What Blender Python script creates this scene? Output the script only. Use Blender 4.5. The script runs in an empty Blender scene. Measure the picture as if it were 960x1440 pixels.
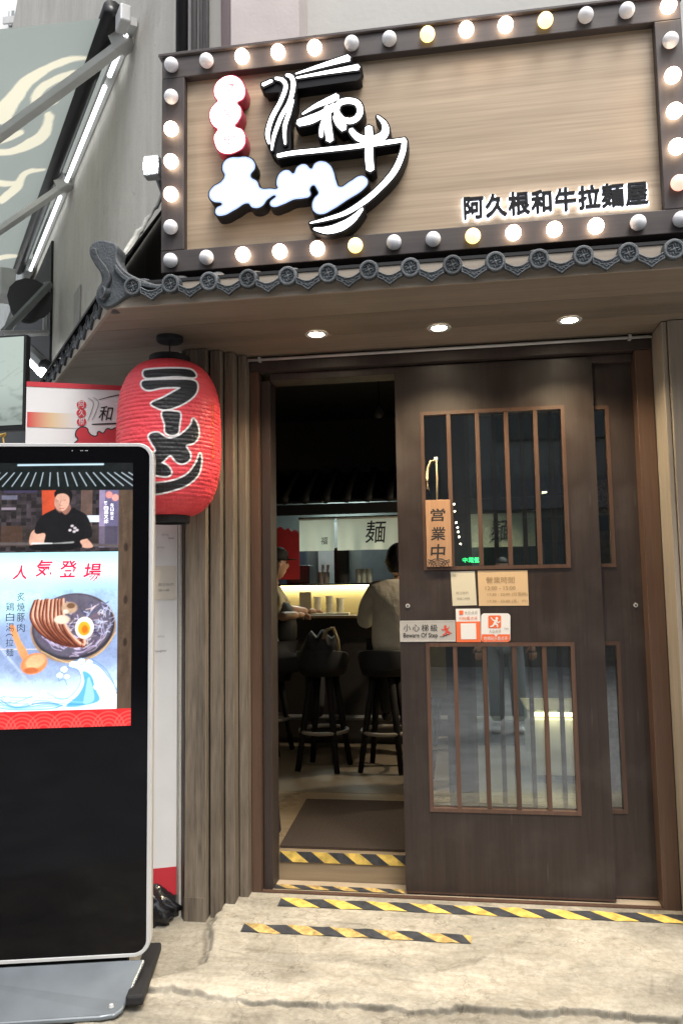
import bpy, bmesh, math, random
import numpy as np
from mathutils import Vector, Matrix

sc = bpy.context.scene
COL = sc.collection
random.seed(7)
R = math.radians

# ------------------------------------------------------------------ camera
F = 1096.0
YAW, PITCH, ROLL = R(8.56), R(5.27), R(-0.915)
EYE = Vector((0, 0, 1.5))
fw = Vector((-math.sin(YAW) * math.cos(PITCH), math.cos(YAW) * math.cos(PITCH), math.sin(PITCH)))
_r0 = Vector((math.cos(YAW), math.sin(YAW), 0)); _u0 = _r0.cross(fw)
rt = _r0 * math.cos(ROLL) + _u0 * math.sin(ROLL)
up = -_r0 * math.sin(ROLL) + _u0 * math.cos(ROLL)
cd = bpy.data.cameras.new('camera'); cam = bpy.data.objects.new('camera', cd); COL.objects.link(cam)
cam.matrix_world = Matrix(((rt.x, up.x, -fw.x, EYE.x), (rt.y, up.y, -fw.y, EYE.y), (rt.z, up.z, -fw.z, EYE.z), (0, 0, 0, 1)))
cd.sensor_fit = 'VERTICAL'; cd.sensor_height = 24; cd.lens = 24 * F / 1440
cd.clip_start = 0.05; cd.clip_end = 500
sc.camera = cam

# ------------------------------------------------------------------ light
w = bpy.data.worlds.new('World'); sc.world = w; w.use_nodes = True
nt = w.node_tree; bg = nt.nodes['Background']
sky = nt.nodes.new('ShaderNodeTexSky'); sky.sky_type = 'NISHITA'; sky.sun_disc = False
SUN_EL, SUN_AZ = R(62), R(150)      # azimuth clockwise from +Y (behind the camera, to the right)
sky.sun_elevation = SUN_EL; sky.sun_rotation = SUN_AZ
sky.air_density = 1.0; sky.dust_density = 4.0; sky.ozone_density = 1.0
hs = nt.nodes.new('ShaderNodeHueSaturation'); hs.inputs['Saturation'].default_value = 0.35
nt.links.new(sky.outputs[0], hs.inputs['Color']); nt.links.new(hs.outputs[0], bg.inputs[0])
bg.inputs[1].default_value = 0.15
sl = bpy.data.lights.new('sun', 'SUN'); sl.energy = 1.2; sl.angle = R(25); sl.color = (1, .97, .92)
so = bpy.data.objects.new('sun', sl); COL.objects.link(so)
sd = Vector((math.sin(SUN_AZ) * math.cos(SUN_EL), math.cos(SUN_AZ) * math.cos(SUN_EL), math.sin(SUN_EL)))
so.rotation_euler = sd.to_track_quat('Z', 'Y').to_euler()
sc.view_settings.view_transform = 'Standard'; sc.view_settings.look = 'None'
sc.view_settings.exposure = 0.9; sc.view_settings.gamma = 1
try:
    sc.cycles.use_denoising = True
    sc.cycles.denoiser = 'OPENIMAGEDENOISE'
    sc.cycles.sample_clamp_indirect = 6
except Exception:
    pass

# ------------------------------------------------------------------ helpers: geometry of the view
def ray(x, y): return fw + rt * ((x - 480) / F) - up * ((y - 720) / F)
def at(x, y, Y):
    d = ray(x, y); return EYE + d * (Y / d.y)
def atz(x, y, Z):
    d = ray(x, y); return EYE + d * ((Z - 1.5) / d.z)
def onplane(x, y, p, n):
    d = ray(x, y); return EYE + d * ((Vector(p) - EYE).dot(n) / d.dot(n))
WD = Vector((-.616, .788, 0)).normalized()      # the side wall runs away along this
WN = Vector((-.788, -.616, 0)).normalized()     # and faces the side street
WP = Vector((-1.22, 3.30, 0))

# ------------------------------------------------------------------ materials
MATS = {}
def nodes_of(name):
    m = bpy.data.materials.new(name); m.use_nodes = True
    return m, m.node_tree, m.node_tree.nodes['Principled BSDF']
def col4(c): return (c[0], c[1], c[2], 1)
def mat(name, c, rough=.6, metal=0, var=.12, scale=8, bump=0.0, bscale=60, coat=0, emit=None, es=0, spec=.5):
    if name in MATS: return MATS[name]
    m, t, b = nodes_of(name)
    tc = t.nodes.new('ShaderNodeTexCoord')
    n = t.nodes.new('ShaderNodeTexNoise'); n.inputs['Scale'].default_value = scale; n.inputs['Detail'].default_value = 5
    t.links.new(tc.outputs['Object'], n.inputs['Vector'])
    r = t.nodes.new('ShaderNodeValToRGB')
    r.color_ramp.elements[0].position = .3; r.color_ramp.elements[1].position = .7
    r.color_ramp.elements[0].color = col4([x * (1 - var) for x in c]); r.color_ramp.elements[1].color = col4([min(1, x * (1 + var)) for x in c])
    t.links.new(n.outputs['Fac'], r.inputs[0]); t.links.new(r.outputs[0], b.inputs['Base Color'])
    b.inputs['Roughness'].default_value = rough; b.inputs['Metallic'].default_value = metal
    b.inputs['Specular IOR Level'].default_value = spec
    if coat: b.inputs['Coat Weight'].default_value = coat
    if bump:
        n2 = t.nodes.new('ShaderNodeTexNoise'); n2.inputs['Scale'].default_value = bscale; n2.inputs['Detail'].default_value = 4
        t.links.new(tc.outputs['Object'], n2.inputs['Vector'])
        bp = t.nodes.new('ShaderNodeBump'); bp.inputs['Strength'].default_value = bump; bp.inputs['Distance'].default_value = .01
        t.links.new(n2.outputs['Fac'], bp.inputs['Height']); t.links.new(bp.outputs[0], b.inputs['Normal'])
    if emit:
        b.inputs['Emission Color'].default_value = col4(emit); b.inputs['Emission Strength'].default_value = es
    MATS[name] = m; return m
def varied(t, c, amt):
    """each piece a little lighter or darker than the next"""
    oi = t.nodes.new('ShaderNodeObjectInfo'); mr = t.nodes.new('ShaderNodeMapRange'); mr.inputs['To Min'].default_value = 1 - amt; mr.inputs['To Max'].default_value = 1 + amt * .4
    t.links.new(oi.outputs['Random'], mr.inputs['Value']); x = t.nodes.new('ShaderNodeMix'); x.data_type = 'RGBA'; x.blend_type = 'MULTIPLY'; x.inputs[0].default_value = 1
    t.links.new(c, x.inputs[6]); t.links.new(mr.outputs[0], x.inputs[7]); return x.outputs[2]
def wood(name, dark, light, axis='z', rough=.5, fine=1.0, stretch=26, bump=.25, knots=0.0, lo=.32, hi=.68, scuff=False):
    """grain running along AXIS: broad bands, fine streaks and pores"""
    m, t, b = nodes_of(name)
    tc = t.nodes.new('ShaderNodeTexCoord')
    def streak(s, det, dist):
        mp = t.nodes.new('ShaderNodeMapping')
        v = [s, s, s]; v['xyz'.index(axis)] = s / stretch
        mp.inputs['Scale'].default_value = v; t.links.new(tc.outputs['Object'], mp.inputs['Vector'])
        n = t.nodes.new('ShaderNodeTexNoise'); n.inputs['Scale'].default_value = 1; n.inputs['Detail'].default_value = det
        n.inputs['Distortion'].default_value = dist; t.links.new(mp.outputs[0], n.inputs['Vector']); return n
    a = streak(22 * fine, 6, .6); f2 = streak(110 * fine, 3, .1); g = streak(6 * fine, 3, .3)
    mx = t.nodes.new('ShaderNodeMix'); mx.data_type = 'FLOAT'; mx.inputs[0].default_value = .42
    t.links.new(a.outputs['Fac'], mx.inputs[2]); t.links.new(f2.outputs['Fac'], mx.inputs[3])
    mx2 = t.nodes.new('ShaderNodeMix'); mx2.data_type = 'FLOAT'; mx2.inputs[0].default_value = .33
    t.links.new(mx.outputs[0], mx2.inputs[2]); t.links.new(g.outputs['Fac'], mx2.inputs[3])
    r = t.nodes.new('ShaderNodeValToRGB'); r.color_ramp.elements[0].position = lo; r.color_ramp.elements[1].position = hi
    r.color_ramp.elements[0].color = col4(dark); r.color_ramp.elements[1].color = col4(light)
    t.links.new(mx2.outputs[0], r.inputs[0]); last = r.outputs[0]
    if knots:
        mp = t.nodes.new('ShaderNodeMapping'); v = [9, 9, 9]; v['xyz'.index(axis)] = 2.2; mp.inputs['Scale'].default_value = v
        t.links.new(tc.outputs['Object'], mp.inputs['Vector'])
        vo = t.nodes.new('ShaderNodeTexVoronoi'); vo.inputs['Scale'].default_value = 1; t.links.new(mp.outputs[0], vo.inputs['Vector'])
        kr = t.nodes.new('ShaderNodeValToRGB'); kr.color_ramp.elements[0].position = .02; kr.color_ramp.elements[1].position = .16
        kr.color_ramp.elements[0].color = (1 - knots,) * 3 + (1,); kr.color_ramp.elements[1].color = (1, 1, 1, 1)
        t.links.new(vo.outputs['Distance'], kr.inputs[0])
        mm = t.nodes.new('ShaderNodeMix'); mm.data_type = 'RGBA'; mm.blend_type = 'MULTIPLY'; mm.inputs[0].default_value = 1
        t.links.new(last, mm.inputs[6]); t.links.new(kr.outputs[0], mm.inputs[7]); last = mm.outputs[2]
    if scuff:
        mp = t.nodes.new('ShaderNodeMapping'); mp.inputs['Scale'].default_value = (60, 60, 3); mp.inputs['Rotation'].default_value = (0, .5, 0); t.links.new(tc.outputs['Object'], mp.inputs['Vector'])
        n3 = t.nodes.new('ShaderNodeTexNoise'); n3.inputs['Scale'].default_value = 1; n3.inputs['Detail'].default_value = 3; t.links.new(mp.outputs[0], n3.inputs['Vector'])
        n4 = t.nodes.new('ShaderNodeTexNoise'); n4.inputs['Scale'].default_value = 5; n4.inputs['Detail'].default_value = 6; t.links.new(tc.outputs['Object'], n4.inputs['Vector'])
        r3 = t.nodes.new('ShaderNodeMapRange'); r3.inputs['From Min'].default_value = .69; r3.inputs['From Max'].default_value = .73; r3.inputs['To Max'].default_value = .5; t.links.new(n3.outputs['Fac'], r3.inputs['Value'])
        r4 = t.nodes.new('ShaderNodeMapRange'); r4.inputs['From Min'].default_value = .5; r4.inputs['From Max'].default_value = .8; r4.inputs['To Max'].default_value = .35; t.links.new(n4.outputs['Fac'], r4.inputs['Value'])
        ad_ = t.nodes.new('ShaderNodeMath'); ad_.operation = 'ADD'; t.links.new(r3.outputs[0], ad_.inputs[0]); t.links.new(r4.outputs[0], ad_.inputs[1])
        mm = t.nodes.new('ShaderNodeMix'); mm.data_type = 'RGBA'; t.links.new(ad_.outputs[0], mm.inputs[0]); t.links.new(last, mm.inputs[6]); mm.inputs[7].default_value = (.11, .095, .085, 1); last = mm.outputs[2]
    last = varied(t, last, .22)
    t.links.new(last, b.inputs['Base Color'])
    rn = t.nodes.new('ShaderNodeTexNoise'); rn.inputs['Scale'].default_value = 3.5; rn.inputs['Detail'].default_value = 6; t.links.new(tc.outputs['Object'], rn.inputs['Vector'])
    rm = t.nodes.new('ShaderNodeMapRange'); rm.inputs['From Min'].default_value = .3; rm.inputs['From Max'].default_value = .7; rm.inputs['To Min'].default_value = rough - .12; rm.inputs['To Max'].default_value = rough + .16
    t.links.new(rn.outputs['Fac'], rm.inputs['Value']); t.links.new(rm.outputs[0], b.inputs['Roughness'])
    bp = t.nodes.new('ShaderNodeBump'); bp.inputs['Strength'].default_value = bump; bp.inputs['Distance'].default_value = .003
    t.links.new(mx.outputs[0], bp.inputs['Height']); t.links.new(bp.outputs[0], b.inputs['Normal'])
    MATS[name] = m; return m
def glow(name, c, s, base=None):
    if name in MATS: return MATS[name]
    m, t, b = nodes_of(name)
    b.inputs['Base Color'].default_value = col4(base or c); b.inputs['Emission Color'].default_value = col4(c)
    b.inputs['Emission Strength'].default_value = s; b.inputs['Roughness'].default_value = .4
    MATS[name] = m; return m
def glassm(name, tint=(.9, .95, .93), rough=.0):
    m = bpy.data.materials.new(name); m.use_nodes = True; t = m.node_tree
    for n in list(t.nodes): t.nodes.remove(n)
    o = t.nodes.new('ShaderNodeOutputMaterial'); tr = t.nodes.new('ShaderNodeBsdfTransparent'); tr.inputs[0].default_value = col4(tint)
    gl = t.nodes.new('ShaderNodeBsdfGlossy'); gl.inputs['Roughness'].default_value = rough; gl.inputs[0].default_value = (1, 1, 1, 1)
    fr = t.nodes.new('ShaderNodeFresnel'); fr.inputs[0].default_value = 1.52
    ml = t.nodes.new('ShaderNodeMath'); ml.operation = 'MULTIPLY_ADD'; ml.inputs[1].default_value = 3.8; ml.inputs[2].default_value = .0
    mx = t.nodes.new('ShaderNodeMixShader')
    t.links.new(fr.outputs[0], ml.inputs[0]); t.links.new(ml.outputs[0], mx.inputs[0])
    t.links.new(tr.outputs[0], mx.inputs[1]); t.links.new(gl.outputs[0], mx.inputs[2]); t.links.new(mx.outputs[0], o.inputs[0])
    MATS[name] = m; return m
def vcol(name, emit=0, rough=.5, base=1.0, bump=0):
    m, t, b = nodes_of(name)
    a = t.nodes.new('ShaderNodeVertexColor'); a.layer_name = 'paint'
    if emit:
        b.inputs['Base Color'].default_value = (.01, .01, .01, 1)
        t.links.new(a.outputs[0], b.inputs['Emission Color']); b.inputs['Emission Strength'].default_value = emit
    else: t.links.new(a.outputs[0], b.inputs['Base Color'])
    b.inputs['Roughness'].default_value = rough
    MATS[name] = m; return m

M_panel = wood('pale_oak_laminate', (.27, .19, .12), (.53, .41, .275), 'x', rough=.45, fine=1.0, stretch=45, bump=.1, lo=.34, hi=.66)
M_door = wood('dark_walnut_laminate', (.021, .0135, .0115), (.046, .032, .027), 'z', rough=.42, fine=2.2, stretch=30, bump=.12, scuff=True)
M_board = wood('weathered_oak_boards', (.070, .055, .040), (.25, .205, .155), 'z', rough=.65, fine=1.3, stretch=16, bump=.6, knots=.6, lo=.36, hi=.64)
M_board_r = wood('light_weathered_oak', (.20, .165, .125), (.38, .33, .265), 'z', rough=.6, fine=.8, stretch=22, bump=.3)
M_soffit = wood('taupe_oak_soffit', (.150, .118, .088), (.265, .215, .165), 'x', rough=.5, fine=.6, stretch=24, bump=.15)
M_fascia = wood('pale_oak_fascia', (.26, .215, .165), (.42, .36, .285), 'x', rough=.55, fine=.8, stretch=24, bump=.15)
M_frame = wood('charcoal_wood_frame', (.036, .028, .027), (.075, .060, .056), 'x', rough=.5, fine=1.2, stretch=24, bump=.2)
M_framev = wood('charcoal_wood_frame_upright', (.036, .028, .027), (.075, .060, .056), 'z', rough=.5, fine=1.2, stretch=24, bump=.2)
M_jamb = wood('brown_jamb', (.070, .038, .024), (.125, .072, .048), 'z', rough=.45, fine=2, stretch=24, bump=.1)
M_jambd = wood('dark_jamb', (.030, .020, .017), (.052, .036, .030), 'z', rough=.5, fine=2, stretch=24, bump=.1)
M_copper = wood('copper_brown_moulding', (.060, .032, .022), (.125, .070, .048), 'z', rough=.4, fine=2, stretch=16, bump=.1)
M_floorw = wood('pale_plank_floor', (.24, .175, .105), (.42, .32, .20), 'x', rough=.35, fine=.6, stretch=16, bump=.05)
M_black = mat('black_plastic', (.012, .012, .013), .35)
M_blackm = mat('matt_black', (.010, .010, .011), .7)
M_tile = mat('grey_roof_tile', (.052, .060, .066), .55, var=.25, scale=30, bump=.35, bscale=120)
M_tilel = mat('grey_roof_tile_relief', (.12, .133, .142), .6, var=.3, scale=60, bump=.3, bscale=200)
for m_ in (M_tile, M_tilel):
    t_ = m_.node_tree; b_0 = t_.nodes['Principled BSDF']; src = b_0.inputs['Base Color'].links[0].from_socket; t_.links.new(varied(t_, src, .4), b_0.inputs['Base Color'])
M_white = mat('white_paint', (.78, .78, .76), .45, var=.04)
M_silver = mat('satin_silver', (.62, .62, .61), .32, metal=.25, var=.03)
M_grey = mat('grey_metal', (.32, .33, .34), .4, metal=.4, var=.08)
M_lightgrey = mat('light_grey_metal', (.5, .5, .49), .4, metal=.2, var=.08)
M_glass = glassm('clear_glass')
M_ink = mat('black_ink', (.012, .011, .011), .6, var=.05)
M_red = mat('red_print', (.55, .03, .045), .5, var=.05)
M_inkgrey = mat('faded_ink', (.30, .26, .20), .7, var=.1)

# ------------------------------------------------------------------ helpers: objects
def meta(o, label=None, cat=None, group=None, kind=None):
    if label: o['label'] = label
    if cat: o['category'] = cat
    if group: o['group'] = group
    if kind: o['kind'] = kind
    return o
def world_loc(o):
    v = Vector((0, 0, 0))
    while o: v += o.location; o = o.parent
    return v
def thing(name, loc, label, cat, group=None):
    o = bpy.data.objects.new(name, None); COL.objects.link(o); o.location = loc; o.empty_display_size = .05
    return meta(o, label, cat, group)
def link_mesh(name, me, parent=None, loc=None):
    o = bpy.data.objects.new(name, me); COL.objects.link(o)
    if parent: o.parent = parent
    if loc is not None: o.location = Vector(loc) - (world_loc(parent) if parent else Vector())
    return o
def obj(name, bm, m, parent=None, origin=None, smooth=False, bevel=0):
    """BM in world coordinates -> one mesh object (its origin at ORIGIN, or at its parent's)"""
    if origin is None: origin = world_loc(parent) if parent else Vector((0, 0, 0))
    origin = Vector(origin)
    bmesh.ops.recalc_face_normals(bm, faces=bm.faces)
    bmesh.ops.translate(bm, verts=bm.verts, vec=-origin)
    me = bpy.data.meshes.new(name); bm.to_mesh(me); bm.free()
    for mm in (m if isinstance(m, (list, tuple)) else [m]): me.materials.append(mm)
    if smooth: me.polygons.foreach_set('use_smooth', [True] * len(me.polygons))
    o = link_mesh(name, me, parent, origin)
    if bevel:
        b = o.modifiers.new('bevel', 'BEVEL'); b.width = bevel; b.segments = 2; b.limit_method = 'ANGLE'
    return o
def BM(): return bmesh.new()
def box(bm, x0, y0, z0, x1, y1, z1, mi=0):
    vs = [bm.verts.new(p) for p in ((x0, y0, z0), (x1, y0, z0), (x1, y1, z0), (x0, y1, z0), (x0, y0, z1), (x1, y0, z1), (x1, y1, z1), (x0, y1, z1))]
    for f in ((0, 3, 2, 1), (4, 5, 6, 7), (0, 1, 5, 4), (1, 2, 6, 5), (2, 3, 7, 6), (3, 0, 4, 7)):
        bm.faces.new([vs[i] for i in f]).material_index = mi
    return bm
def prism(bm, pts, z0, z1):
    lo = [bm.verts.new((p[0], p[1], z0)) for p in pts]; hi = [bm.verts.new((p[0], p[1], z1)) for p in pts]
    bm.faces.new(lo[::-1]); bm.faces.new(hi)
    for i in range(len(pts)): bm.faces.new((lo[i - 1], lo[i], hi[i], hi[i - 1]))
    return bm
def bx(*a): return box(BM(), *a)
def obox(bm, c, ax, ay, az, mi=0):
    """box with corner C and edge vectors"""
    c, ax, ay, az = map(Vector, (c, ax, ay, az))
    vs = [bm.verts.new(p) for p in (c, c + ax, c + ax + ay, c + ay, c + az, c + ax + az, c + ax + ay + az, c + ay + az)]
    for f in ((0, 3, 2, 1), (4, 5, 6, 7), (0, 1, 5, 4), (1, 2, 6, 5), (2, 3, 7, 6), (3, 0, 4, 7)):
        bm.faces.new([vs[i] for i in f]).material_index = mi
    return bm
def tube(bm, pts, r, n=10, caps=True):
    pts = [Vector(p) for p in pts]; rs = r if isinstance(r, (list, tuple)) else [r] * len(pts)
    rings = []
    ref = Vector((0, 0, 1)) if abs((pts[1] - pts[0]).normalized().z) < .9 else Vector((1, 0, 0))
    for i, p in enumerate(pts):
        t = (pts[min(i + 1, len(pts) - 1)] - pts[max(i - 1, 0)]).normalized()
        a = t.cross(ref).normalized(); b = a.cross(t)
        rings.append([bm.verts.new(p + (a * math.cos(k * 2 * math.pi / n) + b * math.sin(k * 2 * math.pi / n)) * rs[i]) for k in range(n)])
    for i in range(len(rings) - 1):
        for k in range(n): bm.faces.new((rings[i][k], rings[i][(k + 1) % n], rings[i + 1][(k + 1) % n], rings[i + 1][k]))
    if caps:
        bm.faces.new(rings[0][::-1]); bm.faces.new(rings[-1])
    return bm
def lathe(bm, prof, c=(0, 0, 0), n=24, axis='z', cap=True):
    """PROF: (radius, height) pairs around AXIS"""
    rings = []
    for r, h in prof:
        ring = []
        for k in range(n):
            a = 2 * math.pi * k / n; u, v = r * math.cos(a), r * math.sin(a)
            p = {'z': (u, v, h), 'y': (u, h, v), 'x': (h, u, v)}[axis]
            ring.append(bm.verts.new(Vector(p) + Vector(c)))
        rings.append(ring)
    for i in range(len(rings) - 1):
        for k in range(n): bm.faces.new((rings[i][k], rings[i][(k + 1) % n], rings[i + 1][(k + 1) % n], rings[i + 1][k]))
    if cap:
        bm.faces.new(rings[0][::-1]); bm.faces.new(rings[-1])
    return bm
def curve_mesh(splines, extrude=0, offset=0, smooth=False, bevel=0):
    """filled 2D curve (x right, y up) -> mesh; z is out of the sheet"""
    cu = bpy.data.curves.new('outline', 'CURVE'); cu.dimensions = '2D'; cu.fill_mode = 'BOTH' if extrude else 'FRONT'
    cu.extrude = extrude; cu.offset = offset; cu.bevel_depth = bevel; cu.bevel_resolution = 1; cu.resolution_u = 6
    for pts in splines:
        if smooth:
            s = cu.splines.new('BEZIER'); s.bezier_points.add(len(pts) - 1)
            for b, p in zip(s.bezier_points, pts): b.co = (p[0], p[1], 0); b.handle_left_type = b.handle_right_type = 'AUTO'
        else:
            s = cu.splines.new('POLY'); s.points.add(len(pts) - 1)
            for b, p in zip(s.points, pts): b.co = (p[0], p[1], 0, 1)
        s.use_cyclic_u = True
    return curve_to_mesh(cu)
def curve_to_mesh(cu):
    o = bpy.data.objects.new('outline', cu); COL.objects.link(o)
    dg = bpy.context.evaluated_depsgraph_get(); dg.update()
    me = bpy.data.meshes.new_from_object(o.evaluated_get(dg))
    bpy.data.objects.remove(o); bpy.data.curves.remove(cu)
    return me
def sheet(name, me, m, O, Rv, Uv, parent=None, origin=None, label=None):
    """put a flat mesh (x, y, z) on the sheet with corner O, right RV and up UV"""
    O, Rv, Uv = Vector(O), Vector(Rv), Vector(Uv); N = Rv.cross(Uv).normalized()
    base = Vector(origin) if origin is not None else (world_loc(parent) if parent else Vector())
    me.transform(Matrix(((Rv.x, Uv.x, N.x, O.x), (Rv.y, Uv.y, N.y, O.y), (Rv.z, Uv.z, N.z, O.z), (0, 0, 0, 1))))
    me.transform(Matrix.Translation(-base)); me.materials.clear(); me.materials.append(m)
    o = link_mesh(name, me, parent, base)
    if label: o['label'] = label
    return o
def text_mesh(body, w, h, extrude=0, weight=0, shear=0, spacing=1.0, line=1.0):
    cu = bpy.data.curves.new('lettering', 'FONT'); cu.body = body; cu.extrude = extrude; cu.offset = weight; cu.shear = shear
    cu.space_character = spacing; cu.space_line = line; cu.resolution_u = 3
    me = curve_to_mesh(cu)
    co = np.empty(len(me.vertices) * 3); me.vertices.foreach_get('co', co); co = co.reshape(-1, 3)
    if len(co) == 0: return me
    lo, hi = co[:, :2].min(0), co[:, :2].max(0)
    co[:, 0] = (co[:, 0] - lo[0]) / (hi[0] - lo[0]) * w; co[:, 1] = (co[:, 1] - lo[1]) / (hi[1] - lo[1]) * h
    me.vertices.foreach_set('co', co.ravel()); me.update(); return me
def text(name, body, O, Rv, Uv, w, h, m, parent, **k):
    return sheet(name, text_mesh(body, w, h, **k), m, O, Rv, Uv, parent)
EX, EZ = Vector((1, 0, 0)), Vector((0, 0, 1))
def rect(x0, y0, x1, y1, Y):
    """pixel box on the plane at depth Y -> X0, Z0, X1, Z1"""
    a, b, c, d = at(x0, y0, Y), at(x1, y0, Y), at(x0, y1, Y), at(x1, y1, Y)
    return (a.x + c.x) / 2, (c.z + d.z) / 2, (b.x + d.x) / 2, (a.z + b.z) / 2
def textpx(name, body, x0, y0, x1, y1, Y, m, parent, **k):
    X0, Z0, X1, Z1 = rect(x0, y0, x1, y1, Y)
    return text(name, body, (X0, Y, Z0), EX, EZ, X1 - X0, Z1 - Z0, m, parent, **k)
def polypx(name, polys, Y, m, parent, smooth=True, extrude=0, offset=0, zoom=None, bevel=0, trace=None):
    """outlines traced in picture units, laid on the plane at depth Y"""
    out = []
    for p in polys:
        q = []
        for x, y in p:
            if zoom: x, y = zoom[0] + x / zoom[2], zoom[1] + y / zoom[2]
            v = at(x, y, trace or Y); q.append((v.x, v.z))      # the outline belongs to the front plane TRACE
        out.append(q)
    return sheet(name, curve_mesh(out, extrude, offset, smooth, bevel), m, (0, Y, 0), EX, EZ, parent)
def stroke_outline(pts, ws, n=8):
    """a brush stroke: centre line PTS with half widths WS -> closed outline"""
    P = np.array(pts, float); W = np.array(ws, float)
    t = np.linspace(0, len(P) - 1, (len(P) - 1) * n + 1); out = []; wo = []
    for u in t:
        i = min(int(u), len(P) - 2); f = u - i
        p0, p1, p2, p3 = P[max(i - 1, 0)], P[i], P[i + 1], P[min(i + 2, len(P) - 1)]
        out.append(.5 * ((2 * p1) + (-p0 + p2) * f + (2 * p0 - 5 * p1 + 4 * p2 - p3) * f * f + (-p0 + 3 * p1 - 3 * p2 + p3) * f ** 3))
        wo.append(W[i] * (1 - f) + W[i + 1] * f)
    C = np.array(out); wo = np.array(wo)[:, None]
    T = np.gradient(C, axis=0); T /= np.linalg.norm(T, axis=1)[:, None] + 1e-9
    N = np.stack([-T[:, 1], T[:, 0]], 1)
    L = C + N * wo; Rr = C - N * wo
    a = C[0] - T[0] * wo[0] * .6; b = C[-1] + T[-1] * wo[-1] * .6
    return [tuple(a)] + [tuple(p) for p in L] + [tuple(b)] + [tuple(p) for p in Rr[::-1]]
# painting: signed distance to an outline, for flat print as vertex colours
def smooth_poly(pts, n=6):
    P = np.array(pts, float); k = len(P); o = []
    for i in range(k):
        p0, p1, p2, p3 = P[i - 1], P[i], P[(i + 1) % k], P[(i + 2) % k]
        for f in np.linspace(0, 1, n, endpoint=False):
            o.append(.5 * ((2 * p1) + (-p0 + p2) * f + (2 * p0 - 5 * p1 + 4 * p2 - p3) * f * f + (-p0 + 3 * p1 - 3 * p2 + p3) * f ** 3))
    return np.array(o)
def sdf(X, Y, poly):
    """negative inside"""
    P = np.asarray(poly, float); d = np.full(X.shape, 1e9); ins = np.zeros(X.shape, bool)
    for i in range(len(P)):
        a, b = P[i - 1], P[i]; e = b - a; L = e @ e + 1e-12
        t = np.clip(((X - a[0]) * e[0] + (Y - a[1]) * e[1]) / L, 0, 1)
        d = np.minimum(d, (X - a[0] - t * e[0]) ** 2 + (Y - a[1] - t * e[1]) ** 2)
        c = (a[1] > Y) != (b[1] > Y)
        if abs(e[1]) > 1e-12: ins ^= c & (X < a[0] + (Y - a[1]) * e[0] / e[1])
    d = np.sqrt(d); return np.where(ins, -d, d)
def vnoise(X, Y, seed=0):
    """cheap smooth value noise"""
    rg = np.random.RandomState(seed); T = rg.rand(64, 64)
    xi = np.floor(X).astype(int); yi = np.floor(Y).astype(int); fx = X - xi; fy = Y - yi
    fx = fx * fx * (3 - 2 * fx); fy = fy * fy * (3 - 2 * fy)
    g = lambda i, j: T[i % 64, j % 64]
    return (g(xi, yi) * (1 - fx) + g(xi + 1, yi) * fx) * (1 - fy) + (g(xi, yi + 1) * (1 - fx) + g(xi + 1, yi + 1) * fx) * fy
def fbm(X, Y, o=4, seed=0):
    s = 0; a = .5
    for k in range(o): s = s + a * vnoise(X * 2 ** k + 7 * k, Y * 2 ** k + 3 * k, seed + k); a /= 2
    return s
class Paint:
    def __init__(s, X, Y, c): s.X, s.Y = X, Y; s.C = np.ones(X.shape + (3,)) * np.array(c)
    def mix(s, m, c): s.C = s.C * (1 - m[..., None]) + np.asarray(c) * m[..., None]
    def poly(s, pts, c, aa=.7, smooth=True, grow=0, alpha=1):
        d = sdf(s.X, s.Y, smooth_poly(pts) if smooth else pts) - grow
        s.mix(np.clip(.5 - d / aa, 0, 1) * alpha, c)
    def line(s, pts, wd, c, aa=.7, alpha=1):
        if len(pts) > 2:
            P = np.array(pts, float); q = []
            for i in range(len(P) - 1):
                p0, p1, p2, p3 = P[max(i - 1, 0)], P[i], P[i + 1], P[min(i + 2, len(P) - 1)]
                for f in np.linspace(0, 1, 5, endpoint=False):
                    q.append(.5 * ((2 * p1) + (-p0 + p2) * f + (2 * p0 - 5 * p1 + 4 * p2 - p3) * f * f + (-p0 + 3 * p1 - 3 * p2 + p3) * f ** 3))
            pts = q + [P[-1]]
        d = np.full(s.X.shape, 1e9)
        for i in range(len(pts) - 1):
            a, b = np.array(pts[i], float), np.array(pts[i + 1], float); e = b - a; L = e @ e + 1e-12
            t = np.clip(((s.X - a[0]) * e[0] + (s.Y - a[1]) * e[1]) / L, 0, 1)
            d = np.minimum(d, (s.X - a[0] - t * e[0]) ** 2 + (s.Y - a[1] - t * e[1]) ** 2)
        s.mix(np.clip(.5 - (np.sqrt(d) - wd / 2) / aa, 0, 1) * alpha, c)
    def ell(s, cx, cy, rx, ry, c, aa=.1, alpha=1, rot=0):
        dx, dy = s.X - cx, s.Y - cy; x = dx * math.cos(rot) + dy * math.sin(rot); y = -dx * math.sin(rot) + dy * math.cos(rot)
        r = np.sqrt((x / rx) ** 2 + (y / ry) ** 2); s.mix(np.clip(.5 - (r - 1) / aa, 0, 1) * alpha, c)
    def rect(s, x0, y0, x1, y1, c, alpha=1): s.mix(((s.X >= x0) & (s.X <= x1) & (s.Y >= y0) & (s.Y <= y1)).astype(float) * alpha, c)
def lin(c): return np.where(np.asarray(c) < .04045, np.asarray(c) / 12.92, ((np.asarray(c) + .055) / 1.055) ** 2.4)
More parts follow.
